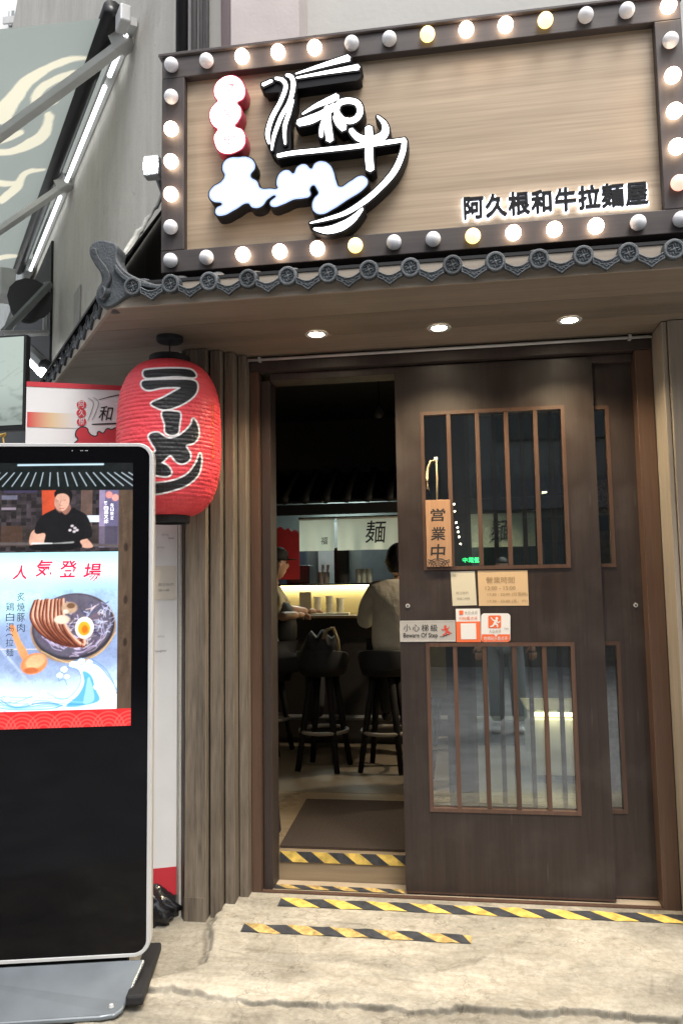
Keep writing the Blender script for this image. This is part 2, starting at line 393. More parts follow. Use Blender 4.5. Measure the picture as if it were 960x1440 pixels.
def grid_mesh(name, P, C, m, parent=None, origin=None, smooth=True):
    """P: (rows, cols, 3) world points, C: matching colours (linear)"""
    rws, cls = P.shape[:2]
    base = np.array(origin if origin is not None else (world_loc(parent) if parent else (0, 0, 0)))
    me = bpy.data.meshes.new(name)
    idx = np.arange(rws * cls).reshape(rws, cls)
    fs = np.stack([idx[:-1, :-1], idx[:-1, 1:], idx[1:, 1:], idx[1:, :-1]], -1).reshape(-1, 4)
    me.vertices.add(rws * cls); me.vertices.foreach_set('co', (P.reshape(-1, 3) - base).ravel())
    me.loops.add(fs.size); me.loops.foreach_set('vertex_index', fs.ravel().astype(np.int32))
    me.polygons.add(len(fs)); me.polygons.foreach_set('loop_start', np.arange(0, fs.size, 4, dtype=np.int32))
    me.update(calc_edges=True)
    if smooth: me.polygons.foreach_set('use_smooth', [True] * len(me.polygons))
    if C is not None:
        a = me.color_attributes.new('paint', 'FLOAT_COLOR', 'POINT')
        a.data.foreach_set('color', np.concatenate([C.reshape(-1, 3), np.ones((rws * cls, 1))], 1).ravel())
    me.materials.append(m)
    return link_mesh(name, me, parent, Vector(base))

# =================================================================== SETTING
# ---- ground
def ground_h(X, Y):
    st = lambda v, a, b: np.clip((v - a) / (b - a), 0, 1) ** 2 * (3 - 2 * np.clip((v - a) / (b - a), 0, 1))
    lip = -1.03 + .02 * np.sin(Y * 9) + .02 * (vnoise(X * 0 + 1, Y * 30, 8) - .5) - .35 * st(Y, 2.95, 2.65) + .04 * vnoise(X * 0 + 3, Y * 6, 3)
    inx = st(X, lip - .018, lip + .006)
    edge = 2.775 + .035 * np.exp(-((X + .83) / .09) ** 2) * 0 + .02 * np.sin(X * 4) + .035 * (vnoise(X * 5, X * 0 + 2, 4) - .5) + .024 * (vnoise(X * 19, X * 0 + 2, 5) - .5) + .014 * (vnoise(X * 55, X * 0 + 2, 6) - .5) + .02 * X
    iny = st(Y, edge - .006, edge + .001)
    ramp = .080 + .077 * np.clip((Y - 2.72) / .68, 0, 1)
    apron = .072 + .045 * np.clip((Y - 2.95) / .45, 0, 1)
    low = .066 - .052 * np.clip((2.7 - Y) / 1.4, 0, 1) + .008 * (fbm(X * 14, Y * 14, 3, 77) - .45)
    h = low + iny * (apron - low) ; h = np.where(Y > 2.3, low + iny * ((apron * (1 - inx) + ramp * inx) - low), low)
    n = (fbm(X * 3, Y * 3, 4, 9) - .47) * .012 + (fbm(X * 30, Y * 30, 3, 12) - .44) * .004 + (fbm(X * 40, Y * 40, 2, 14) - .4) * .014 * (Y < edge)
    fade = np.clip((3.5 - Y) / .3, 0, 1)
    return h + n * fade * np.where(Y > 0, 1, 0)
def concrete(name):
    m, t, b = nodes_of(name)
    tc = t.nodes.new('ShaderNodeTexCoord')
    def noise(s, det=6, rough=.6, dist=0, vec=None):
        n = t.nodes.new('ShaderNodeTexNoise'); n.inputs['Scale'].default_value = s; n.inputs['Detail'].default_value = det
        n.inputs['Roughness'].default_value = rough; n.inputs['Distortion'].default_value = dist
        t.links.new(vec or tc.outputs['Object'], n.inputs['Vector']); return n.outputs['Fac']
    def ramp(v, a, b_, c0, c1):
        r = t.nodes.new('ShaderNodeValToRGB'); r.color_ramp.elements[0].position = a; r.color_ramp.elements[1].position = b_
        r.color_ramp.elements[0].color = col4(c0); r.color_ramp.elements[1].color = col4(c1); t.links.new(v, r.inputs[0]); return r.outputs[0]
    def mul(a, c, f=1):
        x = t.nodes.new('ShaderNodeMix'); x.data_type = 'RGBA'; x.blend_type = 'MULTIPLY'; x.inputs[0].default_value = f
        t.links.new(a, x.inputs[6]); t.links.new(c, x.inputs[7]); return x.outputs[2]
    c = ramp(noise(2.2, 8, .65, .4), .32, .68, (.25, .23, .185), (.54, .495, .40))
    mp = t.nodes.new('ShaderNodeMapping'); mp.inputs['Scale'].default_value = (1.6, 6, 1); mp.inputs['Rotation'].default_value = (0, 0, .10)
    t.links.new(tc.outputs['Object'], mp.inputs['Vector'])
    c = mul(c, ramp(noise(2.4, 9, .72, 1.6, mp.outputs[0]), .36, .60, (.70, .67, .62), (1, 1, 1)), .75)
    c = mul(c, ramp(noise(55, 3, .7), .33, .62, (.72, .71, .69), (1, 1, 1)), .8)
    c = mul(c, ramp(noise(6, 4, .7, 1.2), .56, .70, (1, 1, 1), (.52, .50, .46)), .7)
    vo = t.nodes.new('ShaderNodeTexVoronoi'); vo.inputs['Scale'].default_value = 30; t.links.new(tc.outputs['Object'], vo.inputs['Vector'])
    c = mul(c, ramp(vo.outputs['Distance'], .03, .08, (.35, .33, .30), (1, 1, 1)), .8)
    cv = t.nodes.new('ShaderNodeTexVoronoi'); cv.feature = 'DISTANCE_TO_EDGE'; cv.inputs['Scale'].default_value = 1.3
    dm = t.nodes.new('ShaderNodeVectorMath'); dm.operation = 'ADD'
    nn = t.nodes.new('ShaderNodeTexNoise'); nn.inputs['Scale'].default_value = 5; nn.inputs['Detail'].default_value = 5
    t.links.new(tc.outputs['Object'], nn.inputs['Vector']); t.links.new(tc.outputs['Object'], dm.inputs[0]); t.links.new(nn.outputs['Color'], dm.inputs[1])
    t.links.new(dm.outputs[0], cv.inputs['Vector'])
    c = mul(c, ramp(cv.outputs['Distance'], .001, .007, (.5, .48, .44), (1, 1, 1)), .8)
    va = t.nodes.new('ShaderNodeVertexColor'); va.layer_name = 'paint'; c = mul(c, va.outputs[0])
    t.links.new(c, b.inputs['Base Color']); b.inputs['Roughness'].default_value = .85
    bp = t.nodes.new('ShaderNodeBump'); bp.inputs['Strength'].default_value = .5; bp.inputs['Distance'].default_value = .004
    t.links.new(noise(70, 5, .7), bp.inputs['Height']); t.links.new(bp.outputs[0], b.inputs['Normal'])
    return m
M_conc = concrete('worn_concrete')
gx, gy = np.meshgrid(np.linspace(-2.6, 1.7, 760), np.concatenate([np.linspace(1.25, 2.69, 60), np.linspace(2.70, 2.86, 90), np.linspace(2.87, 3.62, 200)]))
edge_ = 2.775 + .02 * np.sin(gx * 4) + .035 * (vnoise(gx * 5, gx * 0 + 2, 4) - .5) + .024 * (vnoise(gx * 19, gx * 0 + 2, 5) - .5) + .014 * (vnoise(gx * 55, gx * 0 + 2, 6) - .5) + .02 * gx
lip_ = -1.03 + .02 * np.sin(gy * 9) + .02 * (vnoise(gx * 0 + 1, gy * 30, 8) - .5) - .35 * np.clip((2.95 - gy) / .3, 0, 1) ** 2 * (3 - 2 * np.clip((2.95 - gy) / .3, 0, 1)) + .04 * vnoise(gx * 0 + 3, gy * 6, 3)
wob = fbm(gx * 12, gy * 12, 3, 91)
ground_tone = 1 - .55 * np.exp(-((gy - edge_ + .004) / .004) ** 2) * np.clip(wob * 2.4 - .3, .15, 1)          # darker line along the broken edge
ground_tone *= 1 - .45 * np.exp(-((gx - lip_ + .03) / .012) ** 2) * (gy > 2.8) * (gy < 3.34)                     # and along the lip of the ramp
ground_tone *= np.where(gy < edge_, .78 + .3 * fbm(gx * 9, gy * 25, 3, 92) - .1, 1)
side_ = np.clip((lip_ - gx + .05) / .12, 0, 1); ground_tone *= 1 - side_ * (.34 + .3 * (fbm(gx * 5, gy * 5, 3, 93) - .45))  # whole area left of the lip made darker, unevenly
ground_tone *= 1 - .35 * np.clip((fbm(gx * 2.2 + 5, gy * 8, 4, 94) - .52) * 5, 0, 1) * np.clip((.4 - gx), 0, 1)    # trodden grey stains
ground_tone *= 1 - .25 * np.exp(-((gy - 3.40) / .03) ** 2) * fbm(gx * 8, gy * 8, 2, 95) * 2 * 0
for (xa, ya, xb, yb) in ((-.75, 3.26, -.42, 3.235), (-.95, 3.02, -.80, 2.985), (.10, 3.2, .12, 2.95), (.35, 3.02, .43, 3.05), (.62, 3.0, .60, 2.9), (-.3, 2.9, -.1, 2.88)):
    e_ = np.array((xb - xa, yb - ya), float); t_2 = np.clip(((gx - xa) * e_[0] + (gy - ya) * e_[1]) / (e_ @ e_), 0, 1)
    ground_tone *= 1 - .22 * np.exp(-((np.hypot(gx - xa - t_2 * e_[0], gy - ya - t_2 * e_[1]) + (wob - .45) * .03) / .005) ** 2)
fwd = grid_mesh('pavement', np.stack([gx, gy, ground_h(gx, gy)], -1), np.repeat(np.clip(ground_tone, .2, 1.2)[..., None], 3, -1), M_conc); meta(fwd, kind='structure')
M_asph = mat('asphalt', (.20, .20, .205), .85, var=.3, scale=3, bump=.4, bscale=90)
b = BM()
box(b, -60, -60, -.2, 60, 1.27, .012)
meta(obj('road', b, M_asph), kind='structure')
b = BM(); box(b, -60, 1.275, -.2, -2.59, 60, .008); box(b, 1.69, 1.275, -.2, 60, 3.3, .014); box(b, -2.585, 1.275, -.2, 1.685, 3.3, .0)
meta(obj('side_street', b, M_asph), kind='structure')

# ---- facade walls (painted render)
M_wall = mat('dirty_grey_render', (.40, .385, .35), .85, var=.16, scale=2.0, bump=.25, bscale=25)
def streaky(name, c0, c1):
    m, t, b = nodes_of(name); tc = t.nodes.new('ShaderNodeTexCoord')
    def nz(sc_, det, dist, rgh=.6):
        mp = t.nodes.new('ShaderNodeMapping'); mp.inputs['Scale'].default_value = sc_; t.links.new(tc.outputs['Object'], mp.inputs['Vector'])
        n = t.nodes.new('ShaderNodeTexNoise'); n.inputs['Scale'].default_value = 1; n.inputs['Detail'].default_value = det; n.inputs['Distortion'].default_value = dist; n.inputs['Roughness'].default_value = rgh
        t.links.new(mp.outputs[0], n.inputs['Vector']); return n.outputs['Fac']
    def rp(v, a_, b_, x, y):
        r_ = t.nodes.new('ShaderNodeValToRGB'); r_.color_ramp.elements[0].position = a_; r_.color_ramp.elements[1].position = b_
        r_.color_ramp.elements[0].color = col4(x); r_.color_ramp.elements[1].color = col4(y); t.links.new(v, r_.inputs[0]); return r_.outputs[0]
    def mu(a_, b_):
        x = t.nodes.new('ShaderNodeMix'); x.data_type = 'RGBA'; x.blend_type = 'MULTIPLY'; x.inputs[0].default_value = 1; t.links.new(a_, x.inputs[6]); t.links.new(b_, x.inputs[7]); return x.outputs[2]
    c = rp(nz((1.6, 1.6, 1.2), 8, .5, .7), .3, .7, c0, c1)
    c = mu(c, rp(nz((7, 7, .8), 7, 1.2, .65), .30, .66, (.86, .85, .83), (1, 1, 1)))
    c = mu(c, rp(nz((9, 9, 9), 6, 2.0, .75), .62, .66, (1, 1, 1), (.72, .70, .66)))
    c = mu(c, rp(nz((120, 120, 120), 3, 0), .3, .6, (.88, .88, .87), (1, 1, 1)))
    t.links.new(c, b.inputs['Base Color']); b.inputs['Roughness'].default_value = .9
    bp = t.nodes.new('ShaderNodeBump'); bp.inputs['Strength'].default_value = .35; bp.inputs['Distance'].default_value = .006
    t.links.new(nz((30, 30, 30), 6, .3, .7), bp.inputs['Height']); t.links.new(bp.outputs[0], b.inputs['Normal']); MATS[name] = m; return m
M_wall = streaky('stained_grey_render', (.50, .475, .43), (.66, .635, .58))
M_wallr = mat('pale_render', (.50, .49, .46), .85, var=.06, scale=1.5, bump=.15, bscale=30)
b = BM(); box(b, -1.22, 3.30, 2.80, 3.2, 3.5, 9.0)
# lower wall right of the shop
box(b, 1.15, 3.34, 0, 3.2, 3.5, 2.80)
meta(obj('upper_wall', b, M_wallr), 'pale rendered upper wall behind and above the bulb framed sign', 'wall')
b = BM(); q = WP + WD * .0
obox(b, (q.x, q.y, 0), WD * 12, -WN * .2, (0, 0, 9.0))
obj('side_wall', b, M_wall)
meta(bpy.data.objects['side_wall'], 'dirty grey rendered side wall running back left of the sign', 'wall')

# pilaster / column above the sign, lit by bulbs; with pipes beside it
cx0, cx1 = at(324, 30, 3.1).x, at(420, 30, 3.1).x
b = BM(); prism(b, [(cx0, 3.10), (cx1, 3.10), (cx1, 3.298), (cx0, 3.298)], 2.9, 9)
meta(obj('wall_column', b, mat('pink_white_render', (.52, .46, .44), .8, var=.05, bump=.1), bevel=.004), 'projecting pinkish white column rising behind the top of the bulb sign', 'column')
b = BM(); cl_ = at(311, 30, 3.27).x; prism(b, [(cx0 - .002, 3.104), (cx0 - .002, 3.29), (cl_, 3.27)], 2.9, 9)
meta(obj('column_return', b, mat('shaded_pink_render', (.34, .25, .25), .8, var=.08)), 'narrow shaded pink angled side of the column behind the sign', 'wall')  # column render again, its shade and neon tint put into the colour
b = BM(); px_ = at(256, 30, 3.2); tube(b, [(px_.x, 3.20, 2.9), (px_.x, 3.20, 9)], .028, 14)
meta(obj('drain_pipe', b, M_black, smooth=True), 'thick black pipe running up the wall above the sign corner', 'pipe')
b = BM()
for k, xx in enumerate((272, 282, 290)):
    p = at(xx, 30, 3.25); tube(b, [(p.x, 3.262, 2.9), (p.x, 3.262, 9)], .011 + .004 * (k == 0), 8)
meta(obj('cable_trunking', b, mat('grey_trunking', (.25, .25, .24), .6), smooth=True), 'grey cable conduits beside the black pipe above the sign', 'conduit')

# ---- shop wall boards on the left of the door: a stepped jamb
def board_bm(x0, x1, yf, yb, z0, z1=2.557):
    return bx(x0, yf, z0, x1, yb, z1)
t = thing('left_pilaster', (-1.1, 3.3, .06), 'stepped pilaster of weathered brown boards between the lantern and the doorway', 'pilaster')
t.name = 'board_pilaster'
for (x0, x1, yf, z0) in ((-1.186, -1.092, 3.270, .0), (-1.084, -1.036, 3.305, .0), (-1.030, -.988, 3.345, .0), (-.984, -.946, 3.405, .0)):
    obj('board', board_bm(x0, x1, yf, 3.62, z0), M_board, t, origin=(x0, yf, 0), bevel=.003)
b = BM()   # the chamfered outer face, and the dark gap behind the boards
vs = [b.verts.new(p) for p in ((-1.1885, 3.272, 0), (-1.1885, 3.36, 0), (-1.235, 3.335, 0), (-1.1885, 3.272, 2.557), (-1.1885, 3.36, 2.557), (-1.235, 3.335, 2.557))]
for f in ((0, 1, 2), (3, 5, 4), (0, 2, 5, 3), (2, 1, 4, 5), (1, 0, 3, 4)): b.faces.new([vs[i] for i in f])
obj('corner_strip', b, M_jambd, t)
obj('backing', bx(-1.18, 3.42, 0, -.95, 3.60, 2.55), M_blackm, t)
skt = bx(-1.1865, 3.2675, 0, -1.0915, 3.2695, .2)
obj('skirting', skt, M_board, t, bevel=.001)

t = thing('board_pilaster', (.95, 3.3, .1), 'pale weathered oak board pilaster at the right edge beside the door frame', 'pilaster')
for x0, x1, yf in ((.848, .868, 3.298), (.8705, 1.13, 3.285), (1.1325, 1.40, 3.285)):
    obj('board', board_bm(x0, x1, yf, 3.62, 0), M_board_r, t, origin=(x0, yf, 0), bevel=.003)

# ---- door frame
DT = .157
t = thing('door_frame', (-.05, 3.5, DT), 'dark brown door frame with header and copper brown right jamb round the sliding doors', 'door frame')
obj('jamb', bx(-.944, 3.462, DT - .02, -.903, 3.62, 2.49), M_jamb, t, bevel=.002)
obj('jamb', bx(-.900, 3.500, DT - .02, -.858, 3.62, 2.456), M_jambd, t, bevel=.002)
obj('jamb', bx(.775, 3.462, DT - .05, .845, 3.62, 2.49), M_jamb, t, bevel=.002)
obj('header', bx(-.944, 3.460, 2.492, .845, 3.62, 2.557), M_jambd, t, bevel=.002)
obj('header_stop', bx(-.856, 3.505, 2.456, .773, 3.62, 2.4895), M_jambd, t, bevel=.002)
sx = bx(-.90, 3.462, DT - .05, .773, 3.484, DT + .006); box(sx, -.90, 3.487, DT - .05, .773, 3.494, DT + .003)
obj('track', sx, M_copper, t)
# rod under the soffit
t = thing('curtain_rod', (-.95, 3.44, 2.53), 'thin pale grey rod fixed along the top of the doorway', 'rod')
a, c = at(346, 506, 3.44), at(903, 475, 3.44)
zr = (a.z + c.z) / 2
obj('rod', tube(BM(), [(a.x, 3.44, zr), (.843, 3.44, zr)], .0065, 10), mat('pale_rod', (.55, .55, .53), .35), t, smooth=True)
for x in (at(365, 505, 3.44).x, at(885, 478, 3.44).x):
    obj('rod_bracket', bx(x - .006, 3.430, zr - .009, x + .006, 3.458, zr + .012), M_lightgrey, t)

# ---- sliding doors
def sliding_door(dx, Y, label, lock_px):
    X0, X1 = -.272 + dx, .600 + dx
    t = thing('sliding_door', ((X0 + X1) / 2, Y, .168), label, 'sliding door')
    wx0, wx1 = -.160 + dx, .474 + dx
    holes = ((1.554, 2.271), (.512, 1.234)); T = .032
    b = BM()
    box(b, X0, Y, .168, wx0, Y + T, 2.485); box(b, wx1, Y, .168, X1, Y + T, 2.485)
    for z0, z1 in ((.168, .512), (1.234, 1.554), (2.271, 2.485)): box(b, wx0, Y, z0, wx1, Y + T, z1)
    bmesh.ops.remove_doubles(b, verts=b.verts, dist=1e-5)
    dead = [f for f in b.faces if abs(f.normal.x) > .9 and abs(abs(f.calc_center_median().x - dx) - 0) < 2 and any(abs(f.calc_center_median().x - q) < 1e-4 for q in (wx0, wx1)) and not any(z0 < f.calc_center_median().z < z1 for z0, z1 in holes)]
    obj('door_panel', b, M_door, t)
    obj('edge_strip', bx(X0, Y - .001, .168, X1, Y - .0002, .176), M_copper, t)
    for z0, z1 in holes:
        fr = BM(); g = .016
        box(fr, wx0, Y - .005, z0, wx0 + g, Y + .028, z1); box(fr, wx1 - g, Y - .005, z0, wx1, Y + .028, z1)
        box(fr, wx0 + g, Y - .0055, z0, wx1 - g, Y + .028, z0 + g); box(fr, wx0 + g, Y - .0055, z1 - g, wx1 - g, Y + .028, z1)
        f = obj('window_frame', fr, M_copper, t)
        obj('glass', bx(wx0 + g, Y + .016, z0 + g, wx1 - g, Y + .020, z1 - g), M_glass, t)
        wd = (wx1 - wx0) / 5
        for k in range(1, 5):
            x = wx0 + wd * k
            obj('bar', bx(x - .0095, Y - .003, z0 + g, x + .0095, Y + .0145, z1 - g), M_copper, t, bevel=.0015)
    lx, lz = lock_px
    obj('lock_pin', lathe(BM(), [(.001, -.004), (.009, -.004), (.010, 0)], (lx, Y, lz), 14, 'y', True), M_lightgrey, t, smooth=False)
    obj('keyhole', lathe(BM(), [(.0005, -.0052), (.004, -.0052), (.004, -.004)], (lx, Y, lz), 10, 'y', True), M_black, t)
    return t
l1 = at(573, 852, 3.5); l2 = at(893, 851, 3.545)
sliding_door(0, 3.5, 'front dark walnut sliding door carrying the notices and barred windows', (l1.x, l1.z))
sliding_door(.197, 3.545, 'rear dark sliding door mostly hidden, showing only its right strip', (l2.x, l2.z))

# ---- canopy: soffit, fascia
t = thing('canopy', (0, 3.1, 2.56), 'boxed wooden canopy soffit with pale fascia sheltering the doorway', 'canopy')
C0 = Vector((-1.285, 2.716, 0)); CL = C0 + WD * 2.2
b = BM()
Q = WP + WD * 2.2 + WN * .003
inner = C0 + Vector((.01, .012, 0)); inl = CL + Vector((.012, .01, 0))
# soffit boards along X, real joints
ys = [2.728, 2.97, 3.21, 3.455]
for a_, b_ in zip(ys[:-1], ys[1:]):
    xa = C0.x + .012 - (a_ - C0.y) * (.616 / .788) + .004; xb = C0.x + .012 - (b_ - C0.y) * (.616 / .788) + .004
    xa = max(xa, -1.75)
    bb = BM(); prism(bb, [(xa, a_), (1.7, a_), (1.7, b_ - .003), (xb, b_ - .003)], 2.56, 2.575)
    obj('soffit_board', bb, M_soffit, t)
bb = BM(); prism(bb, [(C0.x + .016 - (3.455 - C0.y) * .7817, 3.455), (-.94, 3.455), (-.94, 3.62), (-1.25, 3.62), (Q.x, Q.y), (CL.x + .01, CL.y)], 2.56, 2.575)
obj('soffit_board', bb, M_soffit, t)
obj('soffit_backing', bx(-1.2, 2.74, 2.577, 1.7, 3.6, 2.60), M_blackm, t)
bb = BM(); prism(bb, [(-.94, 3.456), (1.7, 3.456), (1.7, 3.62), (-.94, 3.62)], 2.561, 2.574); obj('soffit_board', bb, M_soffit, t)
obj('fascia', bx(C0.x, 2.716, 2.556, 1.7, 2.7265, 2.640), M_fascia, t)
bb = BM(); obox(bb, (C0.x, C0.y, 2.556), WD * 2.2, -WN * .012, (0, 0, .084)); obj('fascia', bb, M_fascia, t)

# ---- tiled eave
t = thing('tiled_eave', (0, 2.9, 2.6), 'grey tiled eave with round cap tiles and a curled corner ornament below the sign', 'roof')
bb = BM()
sl0, sl1 = Vector((C0.x - .02, 2.705, 2.615)), Vector((-1.0, 3.10, 2.735))
def quad(bm, *ps, th=.02):
    lo = [bm.verts.new(p) for p in ps]; hi = [bm.verts.new(Vector(p) + Vector((0, 0, th))) for p in ps]
    bm.faces.new(lo[::-1]); bm.faces.new(hi)
    for i in range(len(ps)): bm.faces.new((lo[i - 1], lo[i], hi[i], hi[i - 1]))
quad(bb, (-1.30, 2.712, 2.641), (1.7, 2.712, 2.641), (1.7, 3.29, 2.80), (-1.22, 3.29, 2.80), th=.012)
obj('roof_slope', bb, M_blackm, t)
bb = BM(); e0 = Vector((-1.30, 2.70, 2.641)); e1 = e0 + WD * 2.2
h0 = WP + WN * .005; h1 = h0 + WD * 2.2
quad(bb, tuple(e0), tuple(Vector((h0.x, h0.y, 3.33))), tuple(Vector((h1.x, h1.y, 3.33))), tuple(e1), th=.012)
obj('roof_slope', bb, M_blackm, t)
def cap_tile_mesh():
    b = BM(); r = .0345
    lathe(b, [(.0005, .0), (.024, .0), (.0255, -.006), (r - .003, -.006), (r, -.003), (r, .02), (r * .93, .12)], (0, 0, 0), 22, 'y')
    # slope the barrel upward behind its disc
    for v in b.verts:
        if v.co.y > .1: v.co.z += .034
    # medallion relief
    for k in range(4):
        a = k * math.pi / 2 + .4
        x0, z0 = .006 * math.cos(a), .006 * math.sin(a); x1, z1 = .021 * math.cos(a + .5), .021 * math.sin(a + .5)
        xm, zm = .016 * math.cos(a - .15), .016 * math.sin(a - .15)
        tube(b, [(x0, -.002, z0), (xm, -.002, zm), (x1, -.002, z1)], .0022, 5)
        tube(b, [(.013 * math.cos(a + .8), -.002, .013 * math.sin(a + .8)), (.02 * math.cos(a + 1.1), -.002, .02 * math.sin(a + 1.1))], .002, 5)
    lathe(b, [(.001, -.0035), (.005, -.0025), (.006, 0)], (0, 0, 0), 8, 'y')
    bmesh.ops.recalc_face_normals(b, faces=b.faces)
    me = bpy.data.meshes.new('cap_tile'); b.to_mesh(me); b.free(); me.materials.append(M_tile); me.materials.append(M_tilel)
    for p in me.polygons:
        p.use_smooth = False
        c = p.center
        if c.y < .001 and (c.x ** 2 + c.z ** 2) ** .5 > .024 or (c.y < 0 and (c.x ** 2 + c.z ** 2) ** .5 < .023): p.material_index = 1
    return me
def drip_tile_mesh():
    w_ = .046
    top = [(-w_, .012)] + [(-w_ + 2 * w_ * k / 10, .012 - .020 * math.sin(math.pi * k / 10)) for k in range(1, 10)] + [(w_, .012)]
    bot = [(w_ - .002, -.012), (.024, -.022), (0, -.041), (-.024, -.022), (-w_ + .002, -.012)]
    me = curve_mesh([top + bot], .006, 0, False, .0015)
    b = BM(); b.from_mesh(me); bpy.data.meshes.remove(me)
    for v in b.verts: v.co = Vector((v.co.x, -v.co.z, v.co.y))
    n0 = len(b.faces)
    rim = [(x * .97, z * .97) for x, z in top + bot]
    L = [(x * .93, -.0085, z * .9 - .001) for x, z in top + bot]; L.append(L[0])
    tube(b, L, .0022, 5, False)
    for s in (-1, 1):
        tube(b, [(0, -.0085, -.027), (s * .010, -.0085, -.016), (s * .020, -.0085, -.018), (s * .027, -.0085, -.008), (s * .036, -.0085, -.006)], .0018, 5)
        tube(b, [(s * .003, -.0085, -.019), (s * .012, -.0085, -.024)], .0018, 5)
        tube(b, [(s * .016, -.0085, -.010), (s * .010, -.0085, -.010)], .0018, 5)
    # trough behind the drip
    for k in range(10):
        x0, z0 = top[k]; x1, z1 = top[k + 1]
        b.faces.new([b.verts.new(p) for p in ((x0, .006, z0 - .003), (x1, .006, z1 - .003), (x1, .12, z1 + .031), (x0, .12, z0 + .031))])
    me = bpy.data.meshes.new('drip_tile'); b.faces.ensure_lookup_table()
    for i, f in enumerate(b.faces):
        if n0 <= i < len(b.faces) - 10: f.material_index = 1
    b.to_mesh(me); b.free(); me.materials.append(M_tile); me.materials.append(M_tilel); return me
CAP, DRIP = cap_tile_mesh(), drip_tile_mesh()
TY = 2.683
for k in range(20):
    x = -1.180 + .1481 * k; z = 2.623 - .0012 * k
    if x > 1.7: break
    o = link_mesh('cap_tile', CAP, t, (x, TY, z + random.uniform(-.0015, .0015))); o.rotation_euler = (random.uniform(-.05, .05) + .03, random.uniform(-1, 1), 0)
    o.rotation_euler = (R(6) + random.uniform(-.03, .03), 0, random.uniform(-.03, .03))
    o = link_mesh('drip_tile', DRIP, t, (x + .074, TY + .006, z - .016)); o.rotation_euler = (R(6), random.uniform(-.02, .02), random.uniform(-.02, .02))
ang = math.atan2(-WN.x, WN.y) + math.pi   # rotate -Y onto WN
ang = math.atan2(WN.y, WN.x) + math.pi / 2
for k in range(13):
    p = Vector((-1.325, 2.765, 0)) + WD * (.148 * k + .03) + WN * -.0
    o = link_mesh('cap_tile', CAP, t, (p.x, p.y, 2.623)); o.rotation_euler = (0, 0, ang)
    q = p + WD * .074
    o = link_mesh('drip_tile', DRIP, t, (q.x, q.y, 2.607)); o.rotation_euler = (0, 0, ang)
# corner ornament
orn = [(468, 45), (480, 12), (515, -4), (560, 0), (596, 18), (596, 75), (612, 118), (650, 158), (720, 195), (800, 222), (856, 232), (852, 250), (760, 252), (690, 262), (640, 285), (600, 312), (560, 330), (530, 325), (505, 300), (508, 245), (530, 205), (524, 155), (492, 105)]
zm = (0, 340, 3.692)
rootp = t
o = polypx('corner_ornament', [orn], 2.70, M_tile, t, extrude=.035, zoom=zm, bevel=.006)
o.location.y += .045
o2 = polypx('ornament_rib', [stroke_outline([(490, 45), (505, 95), (545, 150), (560, 190), (545, 235), (525, 270), (540, 300)], [10, 14, 15, 14, 12, 10, 6])], 2.698, M_tile, t, smooth=False, extrude=.006, zoom=zm, bevel=.004)
o3 = polypx('ornament_rib', [stroke_outline([(600, 130), (645, 185), (720, 218), (800, 235), (850, 240)], [5, 8, 8, 6, 4])], 2.697, M_tile, t, smooth=False, extrude=.006, zoom=zm, bevel=.003)
c = at(160, 350, 2.74)
obj('ornament_scroll', lathe(BM(), [(.001, -.03), (.016, -.03), (.020, -.02), (.020, .05), (.001, .055)], (c.x, 2.74, c.z), 18, 'y'), M_tile, t, smooth=True)
c = at(144, 412, 2.70); o = link_mesh('cap_tile', CAP, t, (c.x, 2.694, c.z)); o.rotation_euler = (0, 0, -.5); o.scale = (.75, .75, .75)
# broken mortar line where the side roof meets the wall
bb = BM(); pts = []
for k in range(24):
    f = k / 23; pts.append((-1.31 + .055 * f, 2.74 + .53 * f, 2.68 + .66 * f + random.uniform(-.008, .008)))
tube(bb, pts, [.010 + random.uniform(-.005, .005) for _ in pts], 7)
obj('mortar_flashing', bb, mat('white_mortar', (.36, .36, .33), .9, var=.3, scale=20), t)

# ---- downlights
def downlight(p, lab):
    t = thing('downlight', (p.x, p.y, 2.56), lab, 'downlight', 'downlights recessed in the canopy soffit')
    b = lathe(BM(), [(.030, -.0005), (.036, -.004), (.047, -.005), (.050, -.0005)], (p.x, p.y, 2.56), 28, cap=False)
    obj('trim_ring', b, M_silver, t, smooth=True)
    obj('lamp', lathe(BM(), [(.001, -.002), (.034, -.002), (.034, -.0008)], (p.x, p.y, 2.56), 24), glow('downlight_glow', (1, .86, .62), 30), t)
    l = bpy.data.lights.new('downlight_beam', 'SPOT'); l.energy = 34; l.color = (1, .80, .52); l.spot_size = R(125); l.spot_blend = .8; l.shadow_soft_size = .04
    o = bpy.data.objects.new('beam', l); COL.objects.link(o); o.parent = t; o.location = (0, 0, -.012)
downlight(atz(445, 470, 2.56), 'leftmost of the three warm round downlights, nearest the lantern')
downlight(atz(617, 461, 2.56), 'middle one of the three warm round downlights in the soffit')
downlight(atz(800, 450, 2.56), 'rightmost of the three warm round downlights, nearest the right pilaster')

